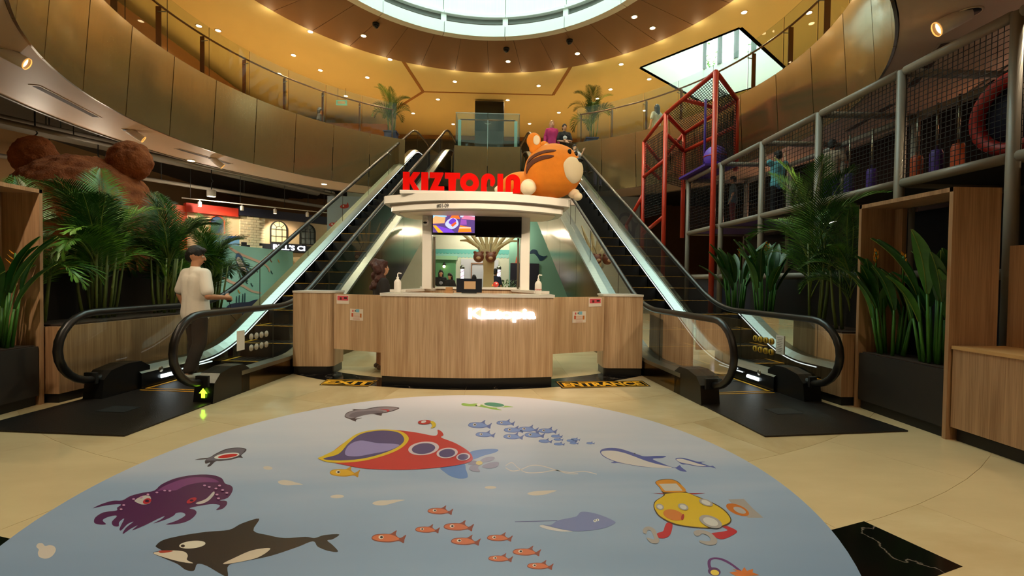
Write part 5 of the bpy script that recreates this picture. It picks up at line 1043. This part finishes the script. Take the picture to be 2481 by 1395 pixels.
a, b = W(440, 479, 3.72), W(800, 516, 3.72); c = (a+b)/2; d = (b-a); t = thing('light_track', 'white lighting track hung over the play-house fronts', 'track', c); MB().tube([a-c, b-c], .018, WHITE, n=6).build('rail', t)
for k in (.05, .35, .65, .95): p = a.lerp(b, k)-c; MB().tube([p, (p.x, p.y, 5.37-c.z)], .008, BLACKM, n=5).build('hanger', t)
for i, x in enumerate((477, 570, 650, 735)):
    p = a.lerp(b, (x-440)/360.); lab = ['lit track spotlight over the orange arched window', 'dark track spotlight over the red roof end', 'lit track spotlight over the lit lattice window', 'dark track spotlight over the grey lattice window'][i]
    t = thing('track_spotlight', lab, 'spotlight', p-Vector((0, 0, .01))); MB().tube([(0, 0, 0), (0, 0, -.05)], .012, WHITE).build('stem', t); MB().lathe([(.05, -.2), (.055, -.19), (.055, -.06), (.03, -.05)], WHITE, 14).build('head', t); MB().lathe([(.046, -.205), (.046, -.2)], M('spot_face', (255, 236, 200), .3, emit=6 if i % 2 == 0 else .3) if i % 2 == 0 else M('spot_off', (180, 170, 150), .4), 12).build('lamp_face', t)
    if i % 2 == 0: spot('track_light', p-Vector((0, 0, .24)), (Vector(fx(2.2+1.2*i/2, 0))+Vector((0, 0, 2.8)))-p, 140, (1, .82, .58), 70)
for x, y, lab in ((238, 420, 'added round white pendant lamp, unseen behind the plush bear head'), (512, 468, 'round white pendant lamp over the palms, on a black rod'), (85, 365, 'added round white pendant lamp, unseen behind the plush bear ear')):  # the two behind the bear are added to brighten the shops
    p = W(x, y, 3.9); t = thing('pendant_lamp', lab, 'lamp', p); MB().lathe([(.12, -.1), (.125, -.09), (.125, .08), (.1, .1)], WHITE, 20).build('shade', t); MB().lathe([(.11, -.105), (.11, -.1)], M('pend_face', (255, 244, 220), .3, emit=4), 18).build('lamp_face', t); MB().tube([(0, 0, .1), (0, 0, .3), (.05, 0, .36), (0, 0, .45), (0, 0, 5.37-p.z)], .014, BLACKM).build('rod', t)
    point('pendant_light', p-Vector((0, 0, .16)), 60, (1, .85, .65), .08)
# ================================================================== ROOM BEHIND THE BOOTH
MINT = M('room_mint', (206, 214, 194), .6, var=.03); TEAL2 = M('room_teal', (116, 168, 150), .6); BLUW = M('room_blue_white', (196, 204, 214), .5)
rb = struct(MB().box((0, 19.7, 2.6), (12, .15, 5.2), MINT).build('wall_room'), 'pale mint wall of the party room behind the booth')
wv = []
n = 26
for i in range(n+1): x = -2.4+3.9*i/n; wv += [(x, 2.46), (x+.075, 2.41)]
MB().prism([(-2.4, 2.62), ]+wv+[(1.6, 2.62)], -.03, 0, M('wave_teal', (90, 176, 170), .5), X=Matrix.Translation((0, 19.6, 0)) @ XR).build('wave_trim', rb); MB().prism([(-2.4, 2.44)]+[(x, z-.16) for x, z in wv]+[(1.6, 2.44)], -.02, 0, M('wave_light', (140, 200, 192), .5), X=Matrix.Translation((0, 19.61, 0)) @ XR).build('wave_trim', rb)
MB().box((-1.85, 19.58, 1.08), (.95, .1, 2.16), M('alcove_green', (84, 150, 104), .6)).build('alcove_back', rb); MB().box((-1.85, 19.5, 2.24), (1.1, .2, .16), M('alcove_mint', (150, 206, 166), .5)).build('alcove_cornice', rb)
MB().box((-.35, 19.6, 1.1), (1.6, .06, 2.2), BLUW).build('panelled_wall', rb)
for x in (-.7, .02): MB().box((x, 19.55, 1.0), (.05, .05, 2.0), M('door_trim', (150, 120, 100), .5)).build('door_frame', rb)
MB().box((-.34, 19.55, 2.02), (.77, .05, .05), MT['door_trim']).build('door_frame', rb)
tr_ = struct(MB().box((2.75, 19.2, 2.3), (3.7, .12, 4.6), TEAL2).build('wall_room_teal'), 'teal painted wall at the side of the party room'); MB().box((1.55, 19.1, 1.02), (1.2, .06, 2.04), NAVY).build('navy_locker', tr_); X = Matrix.Translation((0, 19.13, 0)) @ XR
mural('painted_whale', (30, 60, 84), [(1.75, 2.45), (1.85, 2.62), (2.05, 2.6), (2.15, 2.42), (2.35, 2.35), (2.5, 2.38), (2.35, 2.2), (2.2, 2.15), (2.1, 2.3), (1.95, 2.45)], 0, 4, X, tr_); mural('painted_castle', (190, 96, 70), [(1.0, 1.9), (1.0, 2.05), (1.15, 2.05), (1.2, 2.35), (1.26, 2.05), (1.4, 2.1), (1.42, 1.9)], 0, 0, X, tr_)
tr = thing('wooden_tree', 'plywood cut-out tree with spreading branches behind the booth', 'tree', (.12, 14.2, 0)); PLY = M('plywood', (206, 180, 132), .6, var=.05)
MB().prism([(-.2, 0), (.2, 0), (.16, 1.6), (.22, 2.3), (-.2, 2.3), (-.15, 1.6)], -.08, .08, PLY, X=XR).build('trunk', tr)
for i, (dx, dz) in enumerate(((-1.0, .75), (-.75, .95), (-.45, 1.1), (-.15, 1.2), (.15, 1.2), (.45, 1.1), (.75, .95), (1.05, .7), (-.9, .35), (.9, .35))):
    MB().tube([(dx*.12, .02*(i % 3), 2.0), (dx*.3, .03*(i % 3), 2.35), (dx*.75, .05*(i % 3), 2.45+dz*.35), (dx, .05*(i % 3), 2.3+dz*.75)], [.07, .06, .045, .02], PLY, n=6).build('branch', tr)
for i, x in enumerate((-.2, .17)):
    t = thing('round_lantern', 'round brown lantern with two small ears hung on the %s side of the tree' % ('green alcove' if i == 0 else 'navy locker'), 'lantern', (x+.02, 13.95, 2.04)); BRM = M('lantern_brown', (120, 62, 40), .5); MB().ell((0, 0, 0), .165, BRM).build('globe', t)
    for e in (-.11, .11): MB().ell((e, 0, .14), .05, BRM, 10, 6).build('ear', t)
    MB().ell((0, -.14, -.03), (.07, .04, .05), M('lantern_tan', (206, 160, 120), .5)).build('tan_disc', t); MB().tube([(0, 0, .15), (0, .284, .415) if i == 0 else (0, .285, .50)], .008, BLACKM, n=5).build('cord', t)
for i, (x, lab) in enumerate(((-1.02, 'lit barber pole between the green alcove and the wooden tree'), (.47, 'lit barber pole between the wooden tree and the navy locker'))):
    t = thing('barber_pole', lab, 'lamp', (x, 18.6, 0)); MB().tube([(0, .0, 1.3), (0, .85, 1.3)], .02, DSTEEL).build('bracket', t); MB().lathe([(.08, 1.2), (.1, 1.28), (.07, 1.3)], STEEL, 14).build('foot', t); MB().lathe([(.065, 1.3), (.065, 1.75)], M('pole_white', (225, 228, 255), .3, emit=2.2), 14).build('glass', t); MB().lathe([(.07, 1.75), (.1, 1.78), (.09, 1.86), (.03, 1.92)], STEEL, 14).build('cap', t)
    MB().tube([(.068*cos(k*.7), .068*sin(k*.7), 1.31+k*.022) for k in range(20)], .014, PC((190, 50, 60)), n=5).build('stripe', t)
t = thing('wall_lamp', 'small wall lamp glowing in the green alcove', 'lamp', (-1.85, 19.44, 1.95)); MB().ell((0, -.04, -.08), .06, M('bulb_warm', (255, 220, 150), .3, emit=7)).build('bulb', t); MB().lathe([(.09, -.03), (.03, .06), (.02, .1)], BLACKM, 14).build('shade', t); MB().tube([(0, 0, .1), (0, .09, .1)], .015, BLACKM).build('arm', t)
for gx, gy, gl in ((-.85, 18.4, 'added unseen globe lamp on the green alcove side of the room'), (.85, 18.4, 'added unseen globe lamp on the navy locker side of the room')):  # globes added around the room's fill lights, out of the camera's sight
    t = thing('added_globe_lamp', gl, 'lamp', (gx, gy, 3.4)); MB().ell((0, 0, 0), .08, M('globe_frost', (255, 236, 206), .4, emit=2)).build('globe', t); MB().tube([(0, 0, .07), (0, 0, 1.97)], .01, BLACKM, n=6).build('rod', t); point('globe_light', (gx, gy, 3.27), 75, (1, .86, .66), .03)
t = thing('potted_bush', 'green bush in front of the navy locker', 'plant', (.75, 17.3, 0)); rnd = random.Random(5); MB().lathe([(.2, 0), (.26, .5), (.22, .5)], M('pot_white', (200, 196, 188), .5), 16).build('pot', t); mb = MB()
for i in range(420):
    a, r, z = rnd.random()*6.28, .42*sqrt(rnd.random()), .5+.8*rnd.random(); p = Vector((r*cos(a), r*sin(a), z)); d = Vector((cos(a)*.6, sin(a)*.6, rnd.uniform(-.2, .8))).normalized(); s = d.cross(Vector((0, 0, 1))).normalized()*.022; mb.add([p, p+d*.06+s, p+d*.14, p+d*.06-s], [(0, 1, 2, 3)], LF[rnd.randrange(3)])
mb.build('foliage', t)['kind'] = 'stuff'
t = thing('red_balloon_toy', 'small red round plush toy on the rear counter', 'toy', (.36, 7.46, 1.2525)); MB().ell((0, 0, .045), (.05, .045, .045), PC((206, 60, 50))).build('body', t); MB().ell((.01, -.04, .06), .013, WHITE).build('eye', t); MB().ell((-.05, 0, .03), .02, PC((226, 130, 50))).build('arm', t)
# ================================================================== UPPER GALLERY THINGS
t = thing('digital_totem', 'tall dark screen totem between the escalator heads', 'screen', (0, 19.3, 6.0)); MB().box((0, 0, 1.4), (1.22, .25, 2.76), M('totem_dark', (34, 36, 37), .35), bev=.03).build('body', t); MB().box((0, -.13, 2.15), (1.18, .01, 1.2), BLACK).build('display', t)
POTB = M('pot_blue', (44, 52, 92), .5)
for x, y, h, lab, sd in ((-3.35, 16.1, 1.35, 'small palm in a blue pot at the head of the green-arrow escalator', 21), (3.7, 16.3, 1.7, 'palm in a blue square pot behind the balustrade near the riding women', 22)):
    t = palm(lab, (x, y, 6.433), h, 16, sd, grp='potted palms on the gallery'); 
    p = thing('square_pot', ('blue low pot under the small palm by the green-arrow escalator head' if x < 0 else 'blue square pot under the palm near the riding women'), 'pot', (x, y, 6.0)); MB().prism([(-.2, -.2), (.2, -.2), (.2, .2), (-.2, .2)], 0, .40, POTB).build('body', p); MB().box((0, 0, .41), (.46, .46, .04), POTB).build('rim', p)
run_growth()
t = thing('exit_sign', 'small green exit sign hung from the upper ceiling', 'sign', (-5.87, 18.5, 8.3)); MB().box((0, 0, 0), (.42, .05, .2), M('exit_green', (110, 170, 140), .4, emit=.5)).build('panel', t); MB().box((0, -.027, 0), (.3, .004, .1), WHITE).build('pictogram', t)
for x in (-.15, .15): MB().tube([(x, 0, .1), (x, 0, ZC-8.3)], .008, DSTEEL, n=5).build('rod', t)
# trees outside the light well
for i, (x, y) in enumerate(((12.0, 18.6), (9.9, 21.2))):
    t = thing('outside_tree', 'leafy green tree seen through the light well windows', 'tree', (x, y, 9.15), 0, 'trees outside the light well'); MB().tube([(0, 0, 0), (0, 0, 2.2)], [.12, .06], M('bark', (80, 64, 48), .9)).build('trunk', t); mb = MB(); rnd = random.Random(i)
    for k in range(700):
        p = Vector((rnd.gauss(0, .55), rnd.gauss(0, .55), 1.9+rnd.gauss(0, .45))); d = Vector((rnd.gauss(0, 1), rnd.gauss(0, 1), rnd.gauss(0, 1))).normalized(); s = d.orthogonal().normalized()*.05; mb.add([p, p+d*.1+s, p+d*.22, p+d*.1-s], [(0, 1, 2, 3)], LF[2])
    mb.build('foliage', t)['kind'] = 'stuff'
# ================================================================== PEOPLE
def person(label, loc, rz, h, shirt, pants, hair, skin=(206, 154, 122), long_hair=0, arms=None, legs=None, headrot=0, sleeves='short', vox=.014, dress=False, shoes=(40, 38, 38), look=0, graphic=None, bag=None, grp=None):
    k = h/1.72; t = thing('person', label, 'person', Vector(loc)+Vector((0, 0, .0135*k)), rz, grp); sk = M('skin_%d' % skin[0], skin, .5)
    V = lambda p: Vector(p)*k
    A = arms or [((.24, .02, 1.14), (.26, -.06, .90)), ((-.24, .02, 1.14), (-.26, -.06, .90))]; Lg = legs or [((.10, -.01, .50), (.10, .02, .09)), ((-.10, -.01, .50), (-.10, .02, .09))]
    fr = max(.0095, vox*.62)
    b = MB(); c = lambda p, q, r0, r1: b.cap(V(p), V(q), r0*k, r1*k)
    c((0, 0, .95), (0, 0, 1.10), .125, .115); c((-.05, 0, 1.10), (-.07, 0, 1.30), .10, .105); c((.05, 0, 1.10), (.07, 0, 1.30), .10, .105); c((-.13, 0, 1.38), (.13, 0, 1.38), .065, .065); c((0, .01, 1.38), (0, -.005, 1.55), .055, .052)
    R = Matrix.Rotation(headrot, 3, 'Z') @ Matrix.Rotation(look, 3, 'X'); HC_ = Vector((0, -.015, 1.61))
    hp = lambda p: (HC_+R @ Vector(p))*k
    b.ell(hp((0, .01, .02)), (.076*k, .095*k, .105*k)); b.ell(hp((0, -.03, -.05)), (.055*k, .06*k, .062*k)); b.cap(hp((0, -.085, .015)), hp((0, -.102, -.018)), .009*k, .014*k)
    for s in (-1, 1): b.ell(hp((s*.077, .015, 0)), (.012*k, .02*k, .03*k))
    for i, (e, w_) in enumerate(A):
        s = 1 if i == 0 else -1
        c((s*.165, 0, 1.385), e, .052, .040); c(e, w_, .040, .028); d = (Vector(w_)-Vector(e)).normalized(); sd = d.cross(Vector((0, 1, 0.01))).normalized(); n = d.cross(sd)
        pw_ = Vector(w_)+d*.05; b.ell(V(pw_), .036*k); b.ell(V(Vector(w_)+d*.075), .034*k)
        for f in range(4):
            o_ = sd*(.027-.018*f); p0 = pw_+o_+d*.03; p1 = p0+d*(.045+.008*(1.5-abs(f-1.3)))+n*.008*s; p2 = p1+d*.022+n*.022*s; b.cap(V(p0), V(p1), fr, fr*.95); b.cap(V(p1), V(p2), fr*.95, fr*.85)
        q0 = Vector(w_)+d*.03+sd*.03; b.cap(V(q0), V(q0+d*.035+sd*.026), fr*1.1, fr); b.cap(V(q0+d*.035+sd*.026), V(q0+d*.065+sd*.026), fr, fr*.9)
    for i, (kn, an) in enumerate(Lg):
        s = 1 if i == 0 else -1; c((s*.075, 0, .90), kn, .074, .056); c(kn, an, .054, .036); toe = Vector(an)+Vector((s*.02, -.15, -.055)); b.cap(V(Vector(an)+Vector((0, .02, -.045))), V(toe), .036*k, .03*k)
    link('body', remesh(b, vox, 3, mat=sk), t)
    cl = M('cloth_%02x%02x%02x' % shirt, shirt, .85, bump=.15, bscale=18, var=.03); g = MB(); e_ = .017
    g2 = lambda p, q, r0, r1: g.cap(V(p), V(q), (r0+e_)*k, (r1+e_)*k)
    g2((-.04, 0, .88), (-.03, 0, 1.10), .125, .110); g2((.04, 0, .88), (.03, 0, 1.10), .125, .110); g2((-.05, 0, 1.08), (-.07, 0, 1.30), .105, .108); g2((.05, 0, 1.08), (.07, 0, 1.30), .105, .108); g2((-.13, 0, 1.38), (.13, 0, 1.38), .066, .066); g2((0, .01, 1.38), (0, .004, 1.44), .055, .05)
    for i, (e, w_) in enumerate(A):
        s = 1 if i == 0 else -1; sh = Vector((s*.165, 0, 1.385)); ee = Vector(e); 
        if sleeves == 'short': g2(sh, sh.lerp(ee, .78), .058, .056)
        elif sleeves == 'long': g2(sh, ee, .056, .046); g2(ee, ee.lerp(Vector(w_), .92), .046, .036)
    if dress: g2((0, 0, .95), (0, 0, .62), .14, .17)
    o = link('shirt', remesh(g, max(vox, .012), 3, mat=cl), t)
    if graphic: MB().ell(V((0, -.125, 1.22)), (.075*k, .02*k, .07*k), M('cloth_graphic_%d' % graphic[0], graphic, .8)).build('shirt_print', o)
    if not dress:
        g = MB(); g2((-.04, 0, .92), (.04, 0, .92), .088, .088)
        for i, (kn, an) in enumerate(Lg): s = 1 if i == 0 else -1; g2((s*.078, 0, .88), kn, .078, .064); g2(kn, Vector(kn).lerp(Vector(an), .88), .062, .052)
        link('trousers', remesh(g, max(vox, .012), 3, mat=M('cloth_%02x%02x%02x' % pants, pants, .85, bump=.1, bscale=20)), t)
    for i, (kn, an) in enumerate(Lg):
        s = 1 if i == 0 else -1; a = Vector(an); g = MB(); g.cap(V(a+Vector((0, .03, -.05))), V(a+Vector((s*.022, -.165, -.06))), .044*k, .04*k); link('shoe', remesh(g, .012, 2, mat=M('shoe_%d' % shoes[0], shoes, .6)), t)
    hm = M('hair_%d' % hair[0], hair, .55, bump=.4, bscale=60, var=.15, vscale=20); g = MB(); g.ell(hp((0, .022, .045)), (.088*k, .102*k, .098*k)); g.ell(hp((0, .055, -.01)), (.082*k, .07*k, .085*k)); g.ell(hp((0, -.032, .088)), (.066*k, .052*k, .036*k)); g.ell(hp((0, .06, -.035)), (.07*k, .052*k, .06*k))
    if long_hair:
        for s in (-1, 0, 1): g.cap(hp((s*.05, .06, 0)), hp((s*.06, .085, -.12-long_hair)), .055*k, .035*k)
        if long_hair > .2:
            for s in (-1, 1): g.cap(hp((s*.078, .02, .02)), hp((s*.09, .04, -.2)), .03*k, .025*k)
    if hair[0] == 62:
        for q in range(26): rr_ = random.Random(q); g.ell(hp((rr_.uniform(-.12, .12), rr_.uniform(.0, .14), rr_.uniform(-.34, .12))), .055*k)
    link('hair', remesh(g, .012, 2, disp=.006, dscale=30, mat=hm), t)
    for s in (-1, 1):
        e = MB().ell(hp((s*.031, -.074, .012)), (.012*k, .008*k, .0085*k), M('eye_white', (236, 232, 226), .3), 10, 6).build('eye', t); MB().ell(hp((s*.031, -.081, .012)), (.006*k, .004*k, .006*k), BLACK, 8, 6).build('iris', e)
        MB().cap(hp((s*.018, -.082, .034)), hp((s*.046, -.074, .036)), .004*k, .003*k, hm, 6).build('eyebrow', t)
    MB().ell(hp((0, -.086, -.058)), (.022*k, .008*k, .006*k), M('lips', (168, 92, 84), .5), 10, 6).build('mouth', t)
    return t
BLK = (28, 26, 26)
# man stepping onto the left escalator
pm = person('man in white t-shirt and dark trousers looking at a phone stepping onto the green-arrow escalator', (-3.47, 5.95, .016), radians(157), 1.71, (238, 228, 214), (46, 34, 32), (24, 20, 18), (198, 140, 104), 0, [((.28, .02, 1.12), (.29, -.08, .90)), ((-.29, .04, 1.10), (-.25, -.20, 1.08))], [((.10, -.06, .52), (.10, -.02, .09)), ((-.10, .02, .50), (-.11, .17, .15))], headrot=radians(-48), look=radians(14), vox=.0085, shoes=(190, 184, 178))
_k = 1.71/1.72; _w, _e = Vector((-.25, -.20, 1.08)), Vector((-.29, .04, 1.10)); _d = (_w-_e).normalized(); _sd = _d.cross(Vector((0, 1, .01))).normalized(); _n = _d.cross(_sd)
_c = (_w+_d*.105-_n*.0375+_sd*.03)*_k; XP = Matrix.Translation(_c) @ Matrix((_d, _n, _sd)).transposed().to_4x4()
t = thing('mobile_phone', 'dark phone held by the man in the white t-shirt', 'phone', pm.location, radians(157)); MB().box((0, 0, 0), (.07, .009, .142), BLACK, X=XP).build('case', t); MB().box((0, .0052, 0), (.064, .001, .134), M('phone_glass', (30, 34, 40), .1), X=XP).build('display', t)
MB().tube([XP @ Vector((.0, 0, -.07)), XP @ Vector((.01, -.01, -.13)), XP @ Vector((-.02, -.02, -.24)), XP @ Vector((.03, -.01, -.33))], .004, BLACKM, n=5).build('strap', t)
person('woman in black with long curly dark brown hair behind the exit gate', (-1.36, 6.92, 0), radians(118), 1.62, (26, 22, 22), (26, 22, 22), (62, 26, 18), (196, 146, 116), .28, [((.22, -.06, 1.12), (.16, -.28, 1.06)), ((-.24, .0, 1.12), (-.2, -.24, 1.0))], dress=True, shoes=(120, 100, 90))
person('woman in a dark t-shirt with long hair before the green alcove', (-1.8, 17.9, 0), radians(10), 1.66, BLK, BLK, (24, 18, 16), long_hair=.25, graphic=(150, 150, 160)); person('woman in a dark t-shirt leaning forward beside the green alcove', (-1.38, 17.2, 0), radians(-20), 1.54, (34, 30, 30), BLK, (30, 20, 18), long_hair=.2, look=radians(18))
person('person with long dark hair seen from behind beside the door frame', (-.52, 18.2, 0), radians(200), 1.5, (196, 194, 196), BLK, (20, 16, 16), long_hair=.25); person('person in dark blue standing behind the wooden tree', (.33, 16.8, 0), radians(150), 1.72, (30, 36, 56), BLK, (24, 20, 18)); person('small child in a light blue shirt before the green bush', (.42, 15.2, 0), radians(170), 1.12, (120, 190, 200), BLK, (30, 24, 20))
# gallery
person('woman with long black hair at the gallery balustrade near the hanging exit sign', (-6.25, 17.3, 6.0), radians(100), 1.62, (40, 36, 36), BLK, (20, 16, 15), (214, 160, 120), .25); person('long-haired woman in a pale grey-green top behind the balustrade by the light well', (6.0, 16.15, 6.0), radians(200), 1.62, (166, 172, 160), (150, 140, 126), (22, 18, 17), long_hair=.28)
def on_esc(sgn, s, u):
    a = radians(6*sgn); return Vector((sgn*3.42+u*cos(a)-s*sin(a), 5.2+u*sin(a)+s*cos(a), SL*(s+.25-S0)+.0))
def stepz(s): kk = int((s-1.28)/.4); return SL*(1.28+kk*.4+.25-S0)+.008
def esc_person(label, sgn, s, u, *a, **kw):
    p = on_esc(sgn, s, u); p.z = stepz(s); return person(label, p, *a, **kw)
esc_person('older woman in a magenta top with a pale bob riding the escalator', 1, 10.5, -.12, radians(6), 1.60, (178, 40, 104), (30, 26, 30), (196, 150, 110), (220, 172, 140), .05, sleeves='long')
esc_person('woman in a black printed t-shirt with folded arms on the escalator', 1, 10.1, .22, radians(4), 1.60, (24, 22, 24), BLK, (34, 24, 20), (206, 152, 118), 0, [((.24, -.06, 1.12), (.02, -.20, 1.10)), ((-.24, -.06, 1.12), (-.02, -.22, 1.04))], graphic=(214, 210, 206))
esc_person('small girl in a white and lilac t-shirt holding the escalator handrail', 1, 8.9, .24, radians(12), 1.28, (206, 200, 204), (60, 60, 80), (36, 26, 22), (214, 160, 130), .12, [((.27, -.03, 1.28), (.36, -.08, 1.46)), ((-.22, -.08, 1.18), (-.10, -.16, 1.42))], graphic=(150, 120, 180))
# playground children
person('child in a grey-blue shirt walking on the play deck beside the outermost tube', (6.0, 10.75, 2.672), radians(240), 1.22, (92, 112, 118), (110, 40, 40), (24, 20, 18)); person('person in a turquoise patterned shirt with raised arms on the play deck', (6.05, 9.1, 2.672), radians(190), 1.36, (110, 190, 206), (24, 22, 26), (30, 22, 20), arms=[((.26, -.02, 1.45), (.3, -.1, 1.66)), ((-.26, -.02, 1.45), (-.3, -.1, 1.66))]); person('person in a pale t-shirt on the play deck behind the purple rollers', (6.35, 8.0, 2.672), radians(120), 1.26, (170, 150, 130), (60, 40, 110), (22, 18, 16), arms=[((.26, -.1, 1.30), (.3, -.35, 1.34)), ((-.26, -.05, 1.2), (-.24, -.3, 1.1))])
# ================================================================== LAMPS OF THE PLACE, AND ADDED SPOTS
GLOW = M('downlight_glow', (255, 226, 170), .3, emit=14); TRIM = M('downlight_trim', (214, 190, 150), .5)
DLT = MB().lathe([(.10, 0), (.10, -.012), (.075, -.014)], TRIM, 18).mesh('trim_ring'); DLG = MB().lathe([(.072, -.013), (.072, -.018)], GLOW, 16).mesh('lamp_face')
def downlight(p, lab, grp, power, size=115, sc_=1.0):
    t = thing('downlight', lab, 'lamp', p, 0, grp); link('trim_ring', DLT, t); link('lamp_face', DLG, t); t.scale = (sc_,)*3
    if power: spot('downlight_beam', p-Vector((0, 0, .04)), (0, 0, -1), power, WARM, size)
UPD = [(752, 76), (711, 133), (945, 143), (890, 187), (1102, 197), (1061, 240), (1230, 242), (1001, 274), (676, 178), (1505, 155), (1305, 207), (1573, 191), (1447, 238), (1354, 272), (1283, 299), (1803, 29), (1562, 267), (1098, 300), (838, 232), (482, 62), (1960, 30)]
for x, y in UPD: downlight(W(x, y, ZC-.001), 'small round downlight in the cream upper ceiling', 'downlights in the upper ceiling', 190)
for x, y in ((881, 86), (1231, 148), (1399, 129), (1581, 67), (1537, 40)): downlight(W(x, y, ZC-.116), 'round downlight in the brown ring ceiling', 'downlights in the brown ring', 120, 100)
for x, y in ((785, 445), (463, 388)): downlight(W(x, y, ZS-.001), 'round downlight in the gallery soffit', 'downlights in the lower soffit', 120, 110, 1.1)
# dome cameras in the ring
for i, (x, y) in enumerate(((911, 57), (1227, 117), (1380, 97))):
    t = thing('dome_camera', ['black dome camera in the ring ceiling farthest from the light well', 'black dome camera over the booth in the ring ceiling', 'black dome camera towards the light well in the ring ceiling'][i], 'camera', W(x, y, ZC-.116)); MB().lathe([(.10, 0), (.10, -.05), (.08, -.06)], BLACKM, 18).build('base', t); MB().ell((0, 0, -.07), (.075, .075, .07), BLACK).build('dome', t)
# recessed gimbal spotlights in the soffit
def gimbal(px, py, aim, lab, power, r=.09):
    p = W(px, py, ZS-.001); t = thing('gimbal_spotlight', lab, 'spotlight', p); MB().lathe([(r*1.25, 0), (r*1.25, -.01), (r*1.1, -.012)], TRIM, 20).build('trim_ring', t); MB().lathe([(r*1.08, -.006), (r*1.08, -.0125)], BLACKM, 20).build('recess', t)
    d = Vector(aim).normalized(); X = d.to_track_quat('Z', 'Y').to_matrix().to_4x4(); MB().lathe([(r*.5, -.02), (r*.85, .0), (r*.85, .28), (r*.78, .29), (r*.78, .25)], M('gimbal_white', (226, 214, 196), .4), 20, X=X).build('can', t)
    MB().lathe([(r*.72, .255), (r*.72, .26)], M('gimbal_glow', (255, 214, 150), .3, emit=3), 18, X=X).build('lamp_face', t); MB().tube([(r*.8*cos(k*pi/8), r*.8*sin(k*pi/8), .295) for k in range(16)], .006, M('gimbal_amber', (232, 170, 90), .3, emit=1), n=5, closed=True, X=X).build('glow_ring', t)
    spot('gimbal_beam', p+d*.34, d, power, WARM, 75)
gimbal(0, 120, (.75, .35, -.42), 'large tilted white spotlight over the timber portal on the plush bear side', 260, .1); gimbal(310, 315, (.7, .45, -.5), 'tilted white spotlight above the plush bear ear', 260, .085); gimbal(514, 383, (.6, .45, -.6), 'tilted white spotlight beside a small soffit downlight near the pendant lamp', 220, .085)
gimbal(2345, 30, (-.75, .35, -.42), 'large tilted white spotlight over the play frame', 260, .1)
# the rest of the concourse downlights behind and beside the viewer
for x, y in ((-3.2, 1.2), (0.3, 1.0), (3.4, 1.2), (-1.8, -1.2), (2.0, -1.2), (-5.8, 4.4), (5.9, 4.2)): downlight(Vector((x, y, ZS-.001)), 'round downlight in the concourse soffit', 'downlights in the concourse soffit', 110, 120, 1.1)
for a in (-120, -100, -80, -60, -40, 30, 80, 100, 120): downlight(pol(9.5, a, ZC-.001), 'downlight over the gallery walkway', 'downlights over the gallery walkway', 190)
for x, y, ax, ay, az, lab in ((-2.3, 2.75, -.6, 6.0, 1.2, 'added unseen spotlight in the concourse soffit aimed at the exit half of the booth'), (-.8, 2.55, -.3, 6.4, 2.7, 'added unseen spotlight in the concourse soffit aimed at the red letters'), (.9, 2.55, 1.1, 6.4, 2.9, 'added unseen spotlight in the concourse soffit aimed at the plush tiger'), (-3.7, 2.6, -3.7, 6.0, 1.1, 'added unseen spotlight in the concourse soffit aimed at the man in white'), (2.4, 2.75, .9, 6.0, 1.2, 'added unseen spotlight in the concourse soffit aimed at the entrance half of the booth')):  # out-of-frame spots added to brighten the booth, tiger and man
    p = Vector((x, y, ZS-.001)); r = .085; t = thing('gimbal_spotlight', lab, 'spotlight', p); MB().lathe([(r*1.25, 0), (r*1.25, -.01), (r*1.1, -.012)], TRIM, 20).build('trim_ring', t); d = (Vector((ax, ay, az))-p).normalized(); X = d.to_track_quat('Z', 'Y').to_matrix().to_4x4()
    MB().lathe([(r*.5, -.02), (r*.85, .0), (r*.85, .20), (r*.78, .21), (r*.78, .17)], MT['gimbal_white'], 20, X=X).build('can', t); MB().lathe([(r*.72, .175), (r*.72, .18)], GLOW, 18, X=X).build('lamp_face', t); spot('gimbal_beam', p+d*.25, d, 260, (1, .82, .58), 48)
# cove lamps hidden above the ring edge
for k in range(36):
    a = k*10; point('cove_light', pol(7.05, a, ZC-.24), 3, (1, .76, .42), .1)
